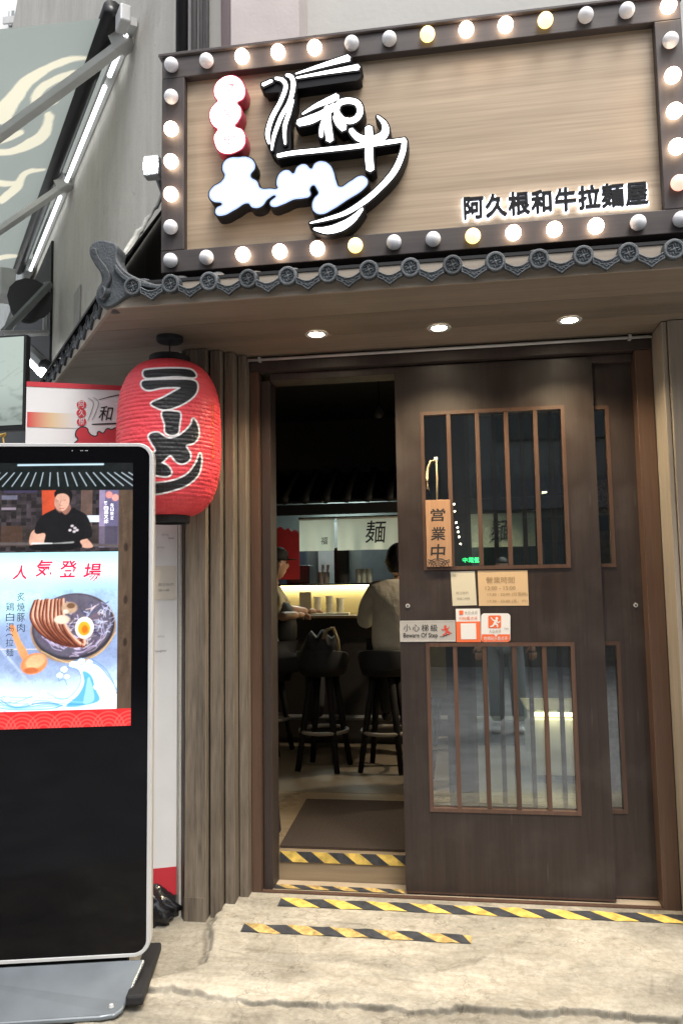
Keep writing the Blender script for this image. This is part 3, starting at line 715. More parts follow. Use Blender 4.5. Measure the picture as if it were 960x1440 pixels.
# ---- big sign
YB = 2.84; BX0, BZ0, BDX, BDZ = -.3851 * YB, 1.5 + .7404 * YB, .0518 * YB, .04808 * YB
t = thing('shop_sign', (-.13, 3.0, BZ0 - 6 * BDZ), 'large pale oak shop sign in a charcoal frame studded with round bulbs', 'sign')
hx, hz = .046, .043
X0, X1, Z1, Z0 = BX0 - hx, BX0 + 13 * BDX + hx, BZ0 + hz, BZ0 - 6 * BDZ - hz
Yf = YB + .018
ix0, ix1, iz0, iz1 = BX0 + .050, BX0 + 13 * BDX - .050, Z0 + .09, Z1 - .09
obj('sign_panel', bx(ix0 - .01, Yf + .035, iz0 - .01, ix1 + .01, Yf + .05, iz1 + .01), M_panel, t)
obj('frame_rail', bx(X0, Yf, iz1, X1, 3.0, Z1), M_frame, t, bevel=.003)
obj('frame_rail', bx(X0, Yf, Z0, X1, 3.0, iz0), M_frame, t, bevel=.003)
obj('frame_stile', bx(X0, Yf - .001, iz0 + .0005, ix0, 3.0, iz1 - .0005), M_framev, t, bevel=.003)
obj('frame_stile', bx(ix1, Yf - .001, iz0 + .0005, X1, 3.0, iz1 - .0005), M_framev, t, bevel=.003)
obj('frame_crown', bx(X0 - .012, Yf - .012, Z1 + .0005, X1 + .012, 3.02, Z1 + .014), M_frame, t, bevel=.003)
obj('sign_back', bx(X0 + .01, 3.002, Z0 + .01, X1 - .01, 3.29, Z1 - .01), M_blackm, t)
lit = {}
def bmesh_bulb():
    b = BM(); prof = [(.0005, -.044)] + [(.0285 * math.sin(a), -.016 - .028 * math.cos(a)) for a in [k * math.pi / 16 for k in range(1, 12)]] + [(.019, .0)]
    lathe(b, prof, (0, 0, 0), 20, 'y', True); bmesh.ops.recalc_face_normals(b, faces=b.faces)
    me = bpy.data.meshes.new('bulb'); b.to_mesh(me); b.free(); me.polygons.foreach_set('use_smooth', [True] * len(me.polygons)); return me
bm_off = bmesh_bulb(); bm_off.materials.append(mat('opal_bulb_off', (.86, .86, .87), .5, var=.02))
bm_on = bmesh_bulb(); bm_on.materials.append(glow('bulb_lit', (1, .74, .52), 10.0, (.8, .8, .8)))
bm_am = bmesh_bulb(); bm_am.materials.append(glow('bulb_amber', (1, .66, .20), 1.6, (.8, .7, .5)))
bm_pk = bmesh_bulb(); bm_pk.materials.append(glow('bulb_pink', (1, .42, .30), .75, (.8, .6, .55)))
KIND = {'.': bm_off, 'o': bm_on, 'a': bm_am, 'p': bm_pk}
sock = lathe(BM(), [(.022, 0), (.021, -.003), (.018, -.003)], (0, 0, 0), 16, 'y', False)
sock_me = bpy.data.meshes.new('socket'); sock.to_mesh(sock_me); sock.free(); sock_me.materials.append(M_black)
def bulb(i, j, k):
    p = (BX0 + BDX * i, Yf + .0005, BZ0 - BDZ * j)
    o = link_mesh('bulb', KIND[k], t, p)
    link_mesh('socket', sock_me, o, p)
    if k in 'oap': o['label'] = {'o': 'glowing warm white bulb', 'a': 'amber glowing bulb', 'p': 'dim pinkish bulb'}[k]
for i, k in enumerate('..ooo..aooa..o'): bulb(i, 0, k)
for i, k in enumerate('..oooa..aooo..'): bulb(i, 6, k)
for j, k in enumerate('.ooo.'): bulb(0, j + 1, k)
for j, k in enumerate('.ooop'): bulb(13, j + 1, k)

# logo: raised channel letters, lit white faces in dark shells
zl = (280, 60, 3.0); YL = Yf - .028
M_face = glow('letter_face', (1, 1, 1), 2.6)
M_faceb = glow('letter_rim_glow', (.30, .38, .66), .55)
M_glyph = glow('pink_glyph_glow', (1, .42, .44), .38, (.35, .08, .10))
M_shell = mat('letter_shell_black', (.008, .008, .010), .5, spec=.2)
M_shellr = mat('letter_shell_red', (.45, .02, .06), .35)
dep = [0]
def channel(name, outline, smooth, rim=.006, shell=M_shell, face=M_face, rimface=None, lab=None, inset=0):
    dep[0] += 1; e = dep[0] * .0004; ex = .030
    # shell behind its lit face
    s = polypx(name, [outline], YL + ex - e, shell, t, smooth=smooth, extrude=ex, offset=rim, zoom=zl, trace=YL)
    if rimface:
        polypx('letter_rim', [outline], YL - e - .0016, rimface, s, smooth=smooth, offset=rim * .35, zoom=zl, trace=YL)
        polypx('letter_face', [outline], YL - e - .0024, face, s, smooth=smooth, offset=-.0065, zoom=zl, trace=YL)
    else:
        polypx('letter_face', [outline], YL - e - .0020, face, s, smooth=smooth, offset=inset, zoom=zl, trace=YL)
    if lab: s['label'] = lab
    return s
blob = [(130, 142), (163, 150), (187, 180), (193, 208), (184, 236), (160, 254), (174, 278), (176, 305), (162, 334), (150, 352), (180, 370), (193, 402), (186, 438), (160, 458), (122, 468), (88, 458), (70, 428), (66, 396), (80, 366), (62, 350), (48, 318), (50, 288), (66, 264), (80, 250), (68, 224), (68, 188), (90, 158)]
bdg = channel('round_letter_badge', blob, True, .0055, M_shellr, lab='three stacked round white lit characters with red sides')
for k_, ch in enumerate('阿久根'):
    x0_, y0_ = zl[0] + (100, 88, 98)[k_] / 3, zl[1] + (172, 276, 384)[k_] / 3
    o_ = textpx('lit_character', ch, x0_, y0_, x0_ + 19, y0_ + 16, YL - .0062, M_glyph, bdg, weight=.012)
ra = [(165, 488), (203, 487), (228, 504), (233, 530), (216, 556), (218, 572), (242, 588), (256, 616), (300, 620), (334, 616), (330, 598), (335, 568), (350, 548), (375, 542), (398, 556), (418, 526), (445, 517), (474, 536), (492, 512), (520, 505), (547, 518), (564, 548), (574, 585), (590, 612), (640, 588), (682, 566), (702, 574), (708, 592), (696, 612), (620, 664), (558, 704), (515, 722), (488, 712), (480, 690), (488, 660), (506, 638), (500, 618), (482, 600), (464, 618), (466, 645), (440, 655), (400, 660), (350, 682), (310, 690), (302, 678), (326, 646), (290, 658), (262, 690), (228, 694), (208, 676), (150, 704), (98, 728), (76, 724), (74, 704), (100, 682), (58, 666), (46, 640), (60, 614), (98, 588), (112, 562), (102, 532), (110, 504), (132, 490)]
channel('brush_lettering', ra, True, .008, M_shell, rimface=M_faceb, lab='fat brush written white lit characters in a dark shell')
S = stroke_outline
strokes = [
    ('chopstick', S([(408, 133), (520, 98), (630, 66)], [2, 8, 14]), .0068), ('chopstick', S([(412, 150), (540, 127), (671, 105)], [3, 7, 12]), .0068),
    ('chopstick_end', S([(270, 180), (307, 163)], [7, 6]), .008),
    ('noodle', S([(322, 153), (352, 160), (366, 190), (345, 250), (308, 320), (290, 385), (296, 428)], [5, 8, 8, 8, 9, 9, 4]), .0068),
    ('noodle', S([(368, 140), (390, 148), (398, 185), (383, 250), (345, 320), (316, 400), (308, 455)], [5, 9, 9, 8, 8, 7, 3]), .0068),
    ('noodle', S([(398, 245), (380, 300), (362, 360), (364, 430)], [3, 8, 8, 4]), .0068),
    ('brush_stroke', S([(437, 304), (490, 272), (545, 248), (583, 230)], [3, 8, 13, 13]), .0068),
    ('brush_stroke', S([(420, 342), (470, 328), (520, 305), (575, 270)], [14, 18, 15, 14]), .0068),
    ('brush_stroke', S([(543, 275), (543, 340), (552, 415)], [13, 14, 15]), .0068),
    ('brush_stroke', S([(528, 330), (518, 365), (516, 400)], [9, 9, 7]), .0068),
    ('brush_stroke', S([(572, 315), (588, 345), (612, 365)], [8, 12, 16]), .0068),
    ('brush_loop', S([(600, 325), (580, 295), (590, 262), (625, 250), (665, 258), (680, 290), (668, 320), (640, 335), (606, 330)], [12, 12, 12, 12, 12, 12, 12, 12, 12]), .0068),
    ('brush_stroke', S([(640, 372), (668, 402), (715, 418), (765, 405), (786, 378), (780, 345), (752, 315)], [10, 14, 17, 18, 15, 10, 3]), .0068),
    ('brush_stroke', S([(716, 362), (718, 420), (717, 480), (722, 540)], [14, 16, 16, 16]), .0068),
    ('bowl_rim', S([(334, 482), (400, 470), (520, 458), (640, 445), (760, 430), (868, 415)], [8, 9, 9, 9, 9, 8]), .0068),
    ('bowl_side', S([(866, 418), (858, 470), (825, 545), (770, 610), (700, 672), (620, 722), (540, 748), (470, 765)], [9, 11, 12, 11, 11, 9, 6, 2]), .0068),
    ('bowl_foot', S([(486, 790), (540, 796), (600, 780), (650, 748), (690, 705)], [4, 15, 18, 13, 4]), .0068)]
for nm, o_, rm in strokes: channel(nm, o_, False, rm)
# dark body joining the chopsticks
dep[0] = 0
polypx('chopstick_shell', [[(400, 140), (634, 58), (640, 92), (676, 96), (682, 142), (668, 156), (412, 192), (402, 172)]], YL + .036, M_shell, t, smooth=False, extrude=.032, zoom=zl, trace=YL)
polypx('noodle_shell', [[(262, 172), (320, 150), (380, 135), (402, 142), (412, 185), (408, 260), (385, 330), (386, 445), (326, 462), (320, 482), (300, 462), (284, 420), (286, 370), (318, 290), (338, 205), (278, 208)]], YL + .0365, M_shell, t, smooth=False, extrude=.031, zoom=zl, trace=YL)
# company lettering, halo lit
X_0, Z_0, X_1, Z_1 = rect(652, 264, 909, 303, Yf + .02)
def halo(body, name, dy, rad, nc, m, ex):
    """letters thickened by laying copies of themselves around, each a hair deeper"""
    b = BM()
    for k in range(nc + 1):
        me = text_mesh(body, X_1 - X_0, (Z_1 - Z_0) * .80, extrude=ex, spacing=1.10)
        a_ = 2 * math.pi * k / nc; q = rad if k < nc else 0
        me.transform(Matrix.Translation((q * math.cos(a_), q * math.sin(a_), -.00015 * k))); b.from_mesh(me); bpy.data.meshes.remove(me)
    me = bpy.data.meshes.new(name); b.to_mesh(me); b.free()
    return sheet(name, me, m, (X_0, Yf + dy, Z_0 + .012), EX, EZ, t)
halo('阿久根和牛拉麺屋', 'halo_backing', .022, .0085, 12, glow('halo_glow', (.86, .90, 1), 2.2), .0)
halo('阿久根和牛拉麺屋', 'company_lettering', .014, .0028, 8, M_shell, .006)

# ---- floodlight at the left of the sign
p = at(212, 232, 3.0)
t = thing('floodlight', (p.x, 3.0, p.z), 'dazzling small white floodlight on the wall beside the sign', 'floodlight')
obj('housing', bx(p.x - .035, 3.0, p.z - .045, p.x + .035, 3.05, p.z + .045), M_lightgrey, t, bevel=.006)
obj('lens', lathe(BM(), [(.001, 2.985), (.028, 2.990), (.032, 2.9995)], (p.x, 0, p.z), 24, 'y'), glow('floodlight_glow', (.86, .94, 1), 60), t)
obj('bracket', tube(BM(), [(p.x, 3.05, p.z), (p.x - .02, 3.2, p.z - .03), (p.x - .03, 3.45, p.z - .03)], .012, 8), M_grey, t)

# =================================================================== LANTERN
LX, LY = at(239, 470, 3.10).x, 3.10
zt, zb = at(239, 512, LY).z, at(239, 726, LY).z
t = thing('paper_lantern', (LX, LY, zb), 'large red paper lantern with black brush lettering hanging from the canopy', 'lantern')
zc, hh, RL = (zt + zb) / 2, (zt - zb) / 2, .2135
nr, nc = 330, 460
T_, A_ = np.meshgrid(np.linspace(-1, 1, nr), np.linspace(0, 2 * np.pi, nc), indexing='ij')
zz = zc + hh * T_
rr = .078 + (RL - .078) * np.clip(1 - np.abs(T_) ** 3.1, 0, 1) ** .52
nrib = 40
rr = rr + .0021 * (np.abs(np.sin(T_ * nrib * np.pi / 2)) ** .7) * np.clip((1 - np.abs(T_)) * 8, 0, 1)
rr = rr + .0028 * (vnoise(A_ * 5, T_ * 34, 21) - .5) + .0022 * (vnoise(A_ * 30, T_ * 34, 22) - .5)
PX, PY = LX + rr * np.cos(A_), LY + rr * np.sin(A_)
P = np.stack([PX, PY, zz], -1)
d = P - np.array(EYE); dp = d @ np.array(fw); u_ = 480 + F * (d @ np.array(rt)) / dp; v_ = 720 - F * (d @ np.array(up)) / dp
front = (np.cos(A_) * (-PX) + np.sin(A_) * (-PY)) > 0
U, V = u_ * 2.824, (v_ - 480) * 2.824
pa = Paint(U, V, (.80, .062, .080))
tone = (fbm(A_ * 3, T_ * 6, 3, 31) - .45)
pa.C = pa.C * (1 + .25 * tone[..., None])
kan = [
    [(570, 122), (590, 113), (680, 108), (752, 112), (776, 130), (768, 143), (700, 138), (620, 143), (578, 143)],
    [(566, 160), (592, 155), (700, 152), (768, 156), (784, 180), (770, 216), (722, 250), (662, 270), (625, 263), (602, 246), (645, 226), (692, 200), (716, 183), (650, 183), (600, 192), (578, 190), (564, 176)],
    [(646, 281), (700, 280), (716, 290), (712, 330), (706, 364), (680, 372), (658, 360), (656, 330)],
    [(768, 308), (785, 335), (788, 375), (770, 402), (738, 414), (754, 445), (752, 470), (725, 485), (700, 476), (676, 452), (640, 482), (585, 508), (540, 515), (575, 478), (618, 438), (606, 408), (592, 380), (602, 366), (630, 364), (664, 384), (700, 380), (735, 358), (760, 330)],
    [(560, 492), (605, 478), (640, 482), (670, 500), (680, 524), (660, 536), (620, 531), (580, 524)],
    [(795, 446), (799, 480), (786, 530), (742, 570), (682, 592), (620, 605), (560, 600), (520, 580), (600, 566), (680, 556), (742, 530), (778, 486)]]
fr_ = front.astype(float)
dmin = np.full(U.shape, 1e9)
for k in kan: dmin = np.minimum(dmin, sdf(U, V, smooth_poly(k)))
pa.mix(np.clip(.5 - (dmin - 6.5) / 2, 0, 1) * fr_, (.88, .86, .84)); pa.mix(np.clip(.5 - dmin / 2, 0, 1) * fr_, (.016, .016, .018))
m_lan = vcol('lantern_paper', 0, .5)
b_ = m_lan.node_tree.nodes['Principled BSDF']; b_.inputs['Subsurface Weight'].default_value = 0
grid_mesh('lantern_body', P, pa.C, m_lan, t)
for (z0, z1, nm) in ((zt - .012, zt + .030, 'top_ring'), (zb - .030, zb + .012, 'bottom_ring')):
    obj(nm, lathe(BM(), [(.070, z0), (.084, z0), (.086, z0 + .004), (.086, z1 - .004), (.084, z1), (.070, z1), (.070, z0)], (LX, LY, 0), 36, cap=False), M_blackm, t)
obj('cord', tube(BM(), [(LX, LY, zt + .0), (LX, LY, 2.545)], .003, 6), M_black, t)
bb = BM(); tube(bb, [(LX - .07, LY, zt + .02), (LX, LY, zt + .035), (LX + .07, LY, zt + .02)], .004, 6); obj('hanger_wire', bb, M_black, t)
obj('ceiling_cap', lathe(BM(), [(.052, 2.538), (.056, 2.542), (.056, 2.5595), (.0005, 2.5597)], (LX, LY, 0), 30), M_blackm, t)
# small gold print down the right side of the lantern
for k, ch in enumerate('無敵大吉招福'):
    a = R(-14); zz_ = zc + .115 - k * .038
    Rv = Vector((-math.sin(a), math.cos(a), 0)); pos = Vector((LX + (RL + .0035) * math.cos(a), LY + (RL + .0035) * math.sin(a), zz_)) - Rv * .009
bb = BM()
for k in range(14):
    z = zc + .128 - k * .017; a0 = R(-17)
    rr_ = RL + .0036
    pt = [(LX + rr_ * math.cos(a0 + q), LY + rr_ * math.sin(a0 + q), z + dz) for q, dz in ((0, 0), (.045, .003), (.045, -.009), (.0, -.006 if k % 2 else -.012))]
    tube(bb, pt, .0013, 4)
obj('gold_print', bb, mat('gold_print', (.75, .32, .03), .5), t)

# =================================================================== KIOSK
KR = Vector((-1.145, 2.80, 0)); KD = Vector((-.549, -.132, 0)).normalized(); KN = Vector((KD.y, -KD.x, 0)); KN = KN if KN.y < 0 else -KN
KW, KZ0, KZ1 = .80, .181, 2.044
t = thing('display_kiosk', (KR.x + KD.x * .4, KR.y + KD.y * .4, .05), 'tall silver edged digital display kiosk showing a ramen advertisement', 'kiosk')
def kp(u, z, off=0):      # u from the right edge
    return KR + KD * u + KN * off + Vector((0, 0, z))
def rrect(w, h, r, n=8):
    o = []
    for cx, cy, a in ((w - r, h - r, 0), (r, h - r, 90), (r, r, 180), (w - r, r, 270)):
        for k in range(n + 1): a_ = R(a + 90 * k / n); o.append((cx + r * math.cos(a_), cy + r * math.sin(a_)))
    return o
KU = -KD   # right vector
KO = kp(KW, KZ0)
H = KZ1 - KZ0
sheet('kiosk_body', curve_mesh([rrect(KW, H, .055)], .022, 0, False, .004), M_silver, KO - KN * .028, KU, EZ, t)
def shift(pts, dx, dy): return [(x + dx, y + dy) for x, y in pts]
sheet('bezel_edge', curve_mesh([rrect(KW, H, .055), shift(rrect(KW - .020, H - .020, .046), .010, .010)], .004, 0, False, .001), M_silver, KO + KN * .002, KU, EZ, t)
M_kg = mat('kiosk_black_glass', (.003, .003, .004), .06, var=0, spec=.26)
sheet('front_glass', curve_mesh([rrect(KW - .021, H - .021, .045)], .0015, 0, False), M_kg, kp(KW - .0105, KZ0 + .0105, .0015), KU, EZ, t)
# sensors on the top bezel
bb = BM()
for u in (.245, .25, .262, .268, .30): obox(bb, kp(u, KZ1 - .028 + random.uniform(-.002, .002), .0032), KU * .005, -KN * .0, (0, 0, .003)) if False else obox(bb, kp(u, KZ1 - .028, .0035), KU * .004, -KN * .0004, (0, 0, .003))
obj('sensor', bb, M_lightgrey, t)
# painted picture on the screen. the picture's own units: photo pixels near the screen's right edge
def k_uv(x, y):
    p = onplane(x, y, KR, KN); return (p - KR).dot(KD), p.z
su1, sz1 = k_uv(186, 651); su0, sz0 = k_uv(186, 1020)
SR = (su1 + su0) / 2; STOP, SBOT = sz1, sz0
ua, _ = k_uv(186, 850); ub, _ = k_uv(0, 850); sc_x = 186 / (ub - ua)      # picture units per metre
SW = min(KW - .035 - SR, 999); cols = 330; rows = 430
uu, vv = np.meshgrid(np.linspace(0, 1, cols), np.linspace(0, 1, rows))
XS = 186 - (1 - uu) * SW * sc_x; YS = 651 + vv * 369
pa = Paint(XS, YS, lin((.05, .06, .07)))
n1 = fbm(XS / 9, YS / 9, 4, 41)
# 1 ceiling slats and top bar, with a reflection on the glass painted in
pa.rect(-200, 651, 170, 690, lin((.03, .06, .06)))
pa.C = pa.C + (pa.Y < 690)[..., None] * (n1[..., None] - .4) * .01
for k in range(-16, 15):
    x0 = 80 + k * 13.2; x1 = 78 + k * 10.2
    pa.line([(x0, 684), (x1 + 0, 665)], 1.0, lin((.72, .78, .82)), 1.1, .85)
pa.line([(22, 654), (143, 653)], 2.2, lin((.70, .80, .85)), 1.2); pa.line([(-90, 649), (160, 647.5)], 1.2, lin((.35, .4, .42)), 1)
# 2 kitchen photograph
pa.rect(-200, 690, 167, 778, lin((.16, .14, .15)))
kk = (pa.Y > 690) & (pa.Y < 778)
blk = vnoise(np.floor(XS / 7), np.floor(YS / 5), 43)
pa.C = np.where(kk[..., None], pa.C * (.45 + 1.6 * blk[..., None] * n1[..., None] * 2), pa.C)
pa.poly([(56, 690), (76, 690), (74, 735), (58, 730)], lin((.70, .27, .16)), smooth=False)
pa.rect(0, 697, 22, 703, lin((.42, .42, .50)), .7); pa.rect(0, 714, 20, 718, lin((.55, .5, .55)), .7); pa.rect(2, 690, 50, 694, lin((.22, .2, .3)), .8)
pa.rect(112, 690, 128, 745, lin((.38, .30, .27)), .8); pa.rect(121, 726, 140, 736, lin((.80, .85, .9)), .9)
pa.rect(138, 690, 147, 772, lin((.55, .5, .62)), .9); pa.rect(146, 690, 167, 772, lin((.38, .36, .48)), .9)
pa.rect(24, 742, 165, 770, lin((.20, .17, .15)), .6); pa.rect(0, 740, 30, 768, lin((.28, .20, .15)), .7)
pa.line([(-60, 765), (60, 766), (165, 770)], 4, lin((.33, .30, .30)), 2)
# the cook: black shirt, looking down to the left
sk = lin((.78, .60, .52)); shd = lin((.55, .38, .33)); bk = lin((.07, .07, .08))
pa.poly([(44, 748), (40, 765), (50, 768), (64, 762), (62, 742)], sk); pa.poly([(110, 752), (118, 756), (130, 770), (118, 772), (108, 766)], sk)
pa.poly([(47, 745), (55, 728), (70, 719), (82, 715), (100, 716), (118, 724), (126, 738), (128, 756), (112, 762), (112, 772), (64, 772), (62, 752), (50, 752)], bk, 1)
pa.poly([(82, 714), (92, 708), (98, 716), (90, 725)], shd)
pa.ell(85, 706, 10.5, 14, sk, .12, rot=.15); pa.poly([(74, 700), (76, 716), (84, 722), (82, 710)], shd, 2, alpha=.5)
pa.poly([(75, 700), (74, 693), (80, 689.5), (92, 688.5), (99, 693), (99, 703), (96.5, 708), (95, 700), (88, 695), (79, 696)], lin((.06, .05, .05)), 1)
pa.line([(77.5, 705), (80.5, 705)], .6, bk, alpha=.7); pa.line([(86.5, 704.5), (90, 704.5)], .6, bk, alpha=.7); pa.line([(82, 716), (88, 716)], 1.1, lin((.6, .3, .3))); pa.line([(84, 705), (82, 711), (85, 712)], .8, shd)
for cx_, cy_ in ((100, 741), (104, 744), (97, 747), (103, 749), (107, 747)): pa.ell(cx_, cy_, 2.2, 1.7, lin((.78, .74, .76)), .5)
pa.line([(44, 765), (72, 766)], 2.5, lin((.80, .80, .80)), 1.2); pa.line([(74, 766), (102, 764)], 2, lin((.55, .55, .55)), 1.2)
pa.poly([(44, 767), (104, 767), (96, 775), (50, 775)], lin((.05, .05, .06)))
pa.ell(152, 697, 5, 5, lin((.78, .50, .48)), .3); pa.ell(161, 701, 5, 5, lin((.80, .55, .52)), .3)
# 3 advert
ad = (YS > 778) & (YS < 996) & (XS < 166)
tt = np.clip((YS - 778) / 218, 0, 1)[..., None]; xx = np.clip((XS + 60) / 226, 0, 1)[..., None]
g = lin((.66, .89, .93)) * (1 - tt) + lin((.80, .88, .96)) * tt
g = g * (1 - .0 * xx) + .0
band = np.exp(-((YS - 800 - XS * .02) / 16) ** 2)[..., None]; g = g * (1 - .35 * band) + lin((.95, .98, .98)) * .35 * band
pa.C = np.where(ad[..., None], g, pa.C)
def inad(f):
    old = pa.C.copy(); f(); pa.C = np.where(ad[..., None], pa.C, old)
def draw_ad():
    # table shadow wedge
    pa.poly([(-80, 865), (10, 868), (60, 842), (110, 826), (175, 835), (175, 935), (110, 955), (60, 962), (-80, 930)], lin((.55, .62, .78)), 26, alpha=.75)
    pa.poly([(-80, 875), (30, 872), (80, 850), (175, 900), (170, 932), (60, 945), (-80, 925)], lin((.45, .50, .66)), 34, alpha=.6)
    pa.line([(-30, 870), (50, 965)], 3, lin((.75, .80, .92)), 3, .6); pa.line([(0, 911), (90, 913)], 1.0, lin((.92, .86, .78)), 1.2, .8)
    # bowl
    pa.ell(104, 884, 60, 48, lin((.62, .50, .40)), .02, rot=-.12); pa.ell(104, 882, 58, 46, lin((.20, .19, .23)), .03, rot=-.12)
    pa.ell(103, 880, 55, 43, lin((.36, .34, .40)), .08, rot=-.12)
    rg = np.random.RandomState(5)
    for k in range(46):
        a0 = rg.uniform(-.4, 2.8); r0 = rg.uniform(20, 48)
        pts = [(104 + (r0 + rg.uniform(-5, 5)) * math.cos(a0 + j * .25), 882 + (r0 + rg.uniform(-5, 5)) * .8 * math.sin(a0 + j * .25)) for j in range(4)]
        pa.line(pts, rg.uniform(.8, 1.8), lin([(.80, .76, .84), (.62, .55, .62), (.35, .28, .40), (.72, .66, .80)][k % 4]), 1.0, .85)
    for k in range(34):
        x0 = 118 + rg.uniform(0, 40); y0 = 850 + rg.uniform(0, 45)
        pa.line([(x0, y0), (x0 + rg.uniform(-12, 12), y0 + rg.uniform(-7, 7)), (x0 + rg.uniform(-14, 14), y0 + rg.uniform(-12, 12))], rg.uniform(.7, 1.4), lin([(.66, .68, .82), (.25, .24, .40), (.78, .80, .90)][k % 3]), 1.0, .8)
    for k in range(60):
        a0 = rg.uniform(0, 6.3); r0 = rg.uniform(5, 46)
        x0, y0 = 104 + r0 * math.cos(a0), 882 + r0 * .8 * math.sin(a0)
        pa.line([(x0, y0), (x0 + rg.uniform(-9, 9), y0 + rg.uniform(-5, 5)), (x0 + rg.uniform(-12, 12), y0 + rg.uniform(-8, 8))], rg.uniform(.8, 1.8), lin([(.74, .70, .80), (.46, .36, .42), (.28, .22, .34), (.85, .76, .74)][k % 4]), 1.0, .8)
    for k in range(9):     # roast pork slices
        o = k * 5.6
        pts = [(50 + o * .85, 846 - o * .02), (46 + o * 1.0, 868 + o * .28), (62 + o * 1.0, 890 + o * .25), (86 + o * .7, 903 + o * .12), (108 + o * .2, 908 - o * .25)]
        pts = [(x + rg.uniform(-1.2, 1.2), y + rg.uniform(-1.2, 1.2)) for x, y in pts]
        pa.line(pts, 6.2, lin((.46, .24, .17)), 1.4); pa.line([(x + 1.8, y - 1.6) for x, y in pts], 2.6, lin((.90, .70, .60)), 1.2)
        pa.line([(x - .2, y) for x, y in pts], .9, lin((.70, .44, .34)), 1.0); pa.line([(x - 2.2, y + 1.8) for x, y in pts], 1.0, lin((.22, .09, .08)), 1.0)
    pa.ell(88, 872, 11, 6, lin((.86, .78, .70)), .3); pa.ell(98, 856, 11, 8, lin((.72, .60, .50)), .3); pa.ell(100, 853, 6, 4, lin((.42, .30, .22)), .4); pa.ell(93, 861, 4, 3, lin((.85, .78, .72)), .4)
    pa.ell(119.5, 884, 13, 15, lin((.97, .93, .88)), .1); pa.ell(119, 885, 8.8, 10, lin((.94, .62, .16)), .14); pa.ell(120, 886, 4.5, 5.5, lin((.96, .42, .10)), .5)
    pa.line([(60, 915), (100, 932), (140, 920), (163, 892)], 1.2, lin((.82, .70, .52)), 1)
    # spoon
    pa.poly([(15, 881), (22, 879), (30, 898), (42, 920), (34, 926), (24, 905)], lin((.88, .58, .38)), 1); pa.ell(50, 932, 19, 14, lin((.86, .52, .32)), .1, rot=-.35)
    pa.ell(52, 929, 14, 9, lin((.93, .68, .50)), .3, rot=-.35); pa.ell(46, 941, 10, 4, lin((.70, .38, .22)), .4)
    # plain stylised sea: rolling crests with white caps
    blue = [lin((.36, .66, .86)), lin((.58, .80, .92)), lin((.24, .50, .72))]
    wv = [(-80, 1000), (-80, 975), (-40, 962), (0, 968), (20, 985), (45, 978), (65, 972), (88, 982), (104, 976), (116, 958), (112, 942), (98, 936), (110, 930), (135, 935), (150, 948), (166, 972), (170, 1000)]
    pa.line(wv, 1.6, blue[2], 1); pa.poly(wv, lin((.88, .95, .98)), 1)
    for k in range(5):
        pa.line([(-80, 984 + k * 3), (-30 + k * 4, 970 + k * 4), (0, 974 + k * 4), (26, 990 + k), (60 + k * 3, 982 + k * 3), (90, 990)], 1.6, blue[(k + 1) % 3], 1.2, .9)
    pa.poly([(118, 944), (130, 950), (136, 968), (140, 986), (96, 992), (112, 976), (120, 960)], blue[0], 1.5)
    pa.poly([(126, 952), (132, 966), (134, 984), (120, 988), (122, 972)], blue[1], 1.5)
    for k in range(7):
        y = 975 + k * 3.4; pa.line([(-80 + k * 9, y), (-40 + k * 5, y + 2), (0, y + 1), (40 - k * 3, y + 3 + k * .6), (80, y + 5), (120, y + 8)], 1.0, blue[k % 3], 1.0, .8)
    for cx_, cy_, r_ in ((92, 941, 5), (86, 949, 4.5), (96, 951, 4), (104, 934, 5), (116, 930, 5), (127, 932, 4.5), (138, 966, 5), (146, 972, 5), (152, 966, 4), (54, 976, 5), (46, 984, 4), (64, 973, 4.5), (-6, 967, 5), (6, 972, 4.5), (14, 980, 4)):
        pa.ell(cx_, cy_, r_, r_ * .85, lin((.95, .98, .99)), .25); pa.line([(cx_ - r_, cy_ + 1), (cx_, cy_ + r_), (cx_ + r_, cy_ + 1)], .7, blue[2], .8, .8)
    pa.line([(98, 937), (88, 946), (84, 956), (92, 954), (96, 962)], .8, blue[2], .8); pa.line([(104, 930), (124, 926), (146, 938), (160, 958), (166, 976)], .8, blue[2], .8)
inad(draw_ad)
# 4 wood strip and red band
st = XS > 166; pa.C = np.where((st & (YS > 690))[..., None], lin((.30, .24, .19)) * (.6 + .9 * fbm(XS / 5, YS / 30, 4, 51)[..., None]), pa.C)
for cy_ in (846, 905, 772): pa.ell(177, cy_, 3, 6, lin((.14, .10, .08)), .5, alpha=.8)
rb = YS > 996
pa.C = np.where(rb[..., None], lin((.80, .13, .14)) * np.ones(3), pa.C)
old = pa.C.copy()
for k in range(-6, 8):
    for r_ in (22, 17, 12, 7):
        cx_ = k * 30 + 5; d_ = np.abs(np.hypot(XS - cx_, YS - 1022) - r_); pa.mix(np.clip(1.4 - d_, 0, 1) * .45, lin((.93, .40, .36)))
pa.C = np.where(rb[..., None], pa.C, old)
grain = (fbm(XS / 2.2, YS / 2.2, 3, 62) - .45) * .35 + (fbm(XS / 14, YS / 14, 3, 63) - .45) * .5
photo_ = ((YS > 690) & (YS < 778)) | ((YS > 830) & (YS < 960))
pa.C = pa.C * (1 + np.where(photo_, grain, grain * .12)[..., None])
Pk = np.zeros((rows, cols, 3))
Uk = SR + (1 - uu) * SW; Zk = STOP + (SBOT - STOP) * vv
for a in range(3):
    Pk[..., a] = KR[a] + KD[a] * Uk + KN[a] * .0042 + (Zk if a == 2 else 0)
m_scr = vcol('screen_picture', .95, .06)
scr = grid_mesh('screen_picture', Pk[::-1], np.clip(pa.C, 0, 1)[::-1], m_scr, t, smooth=False)
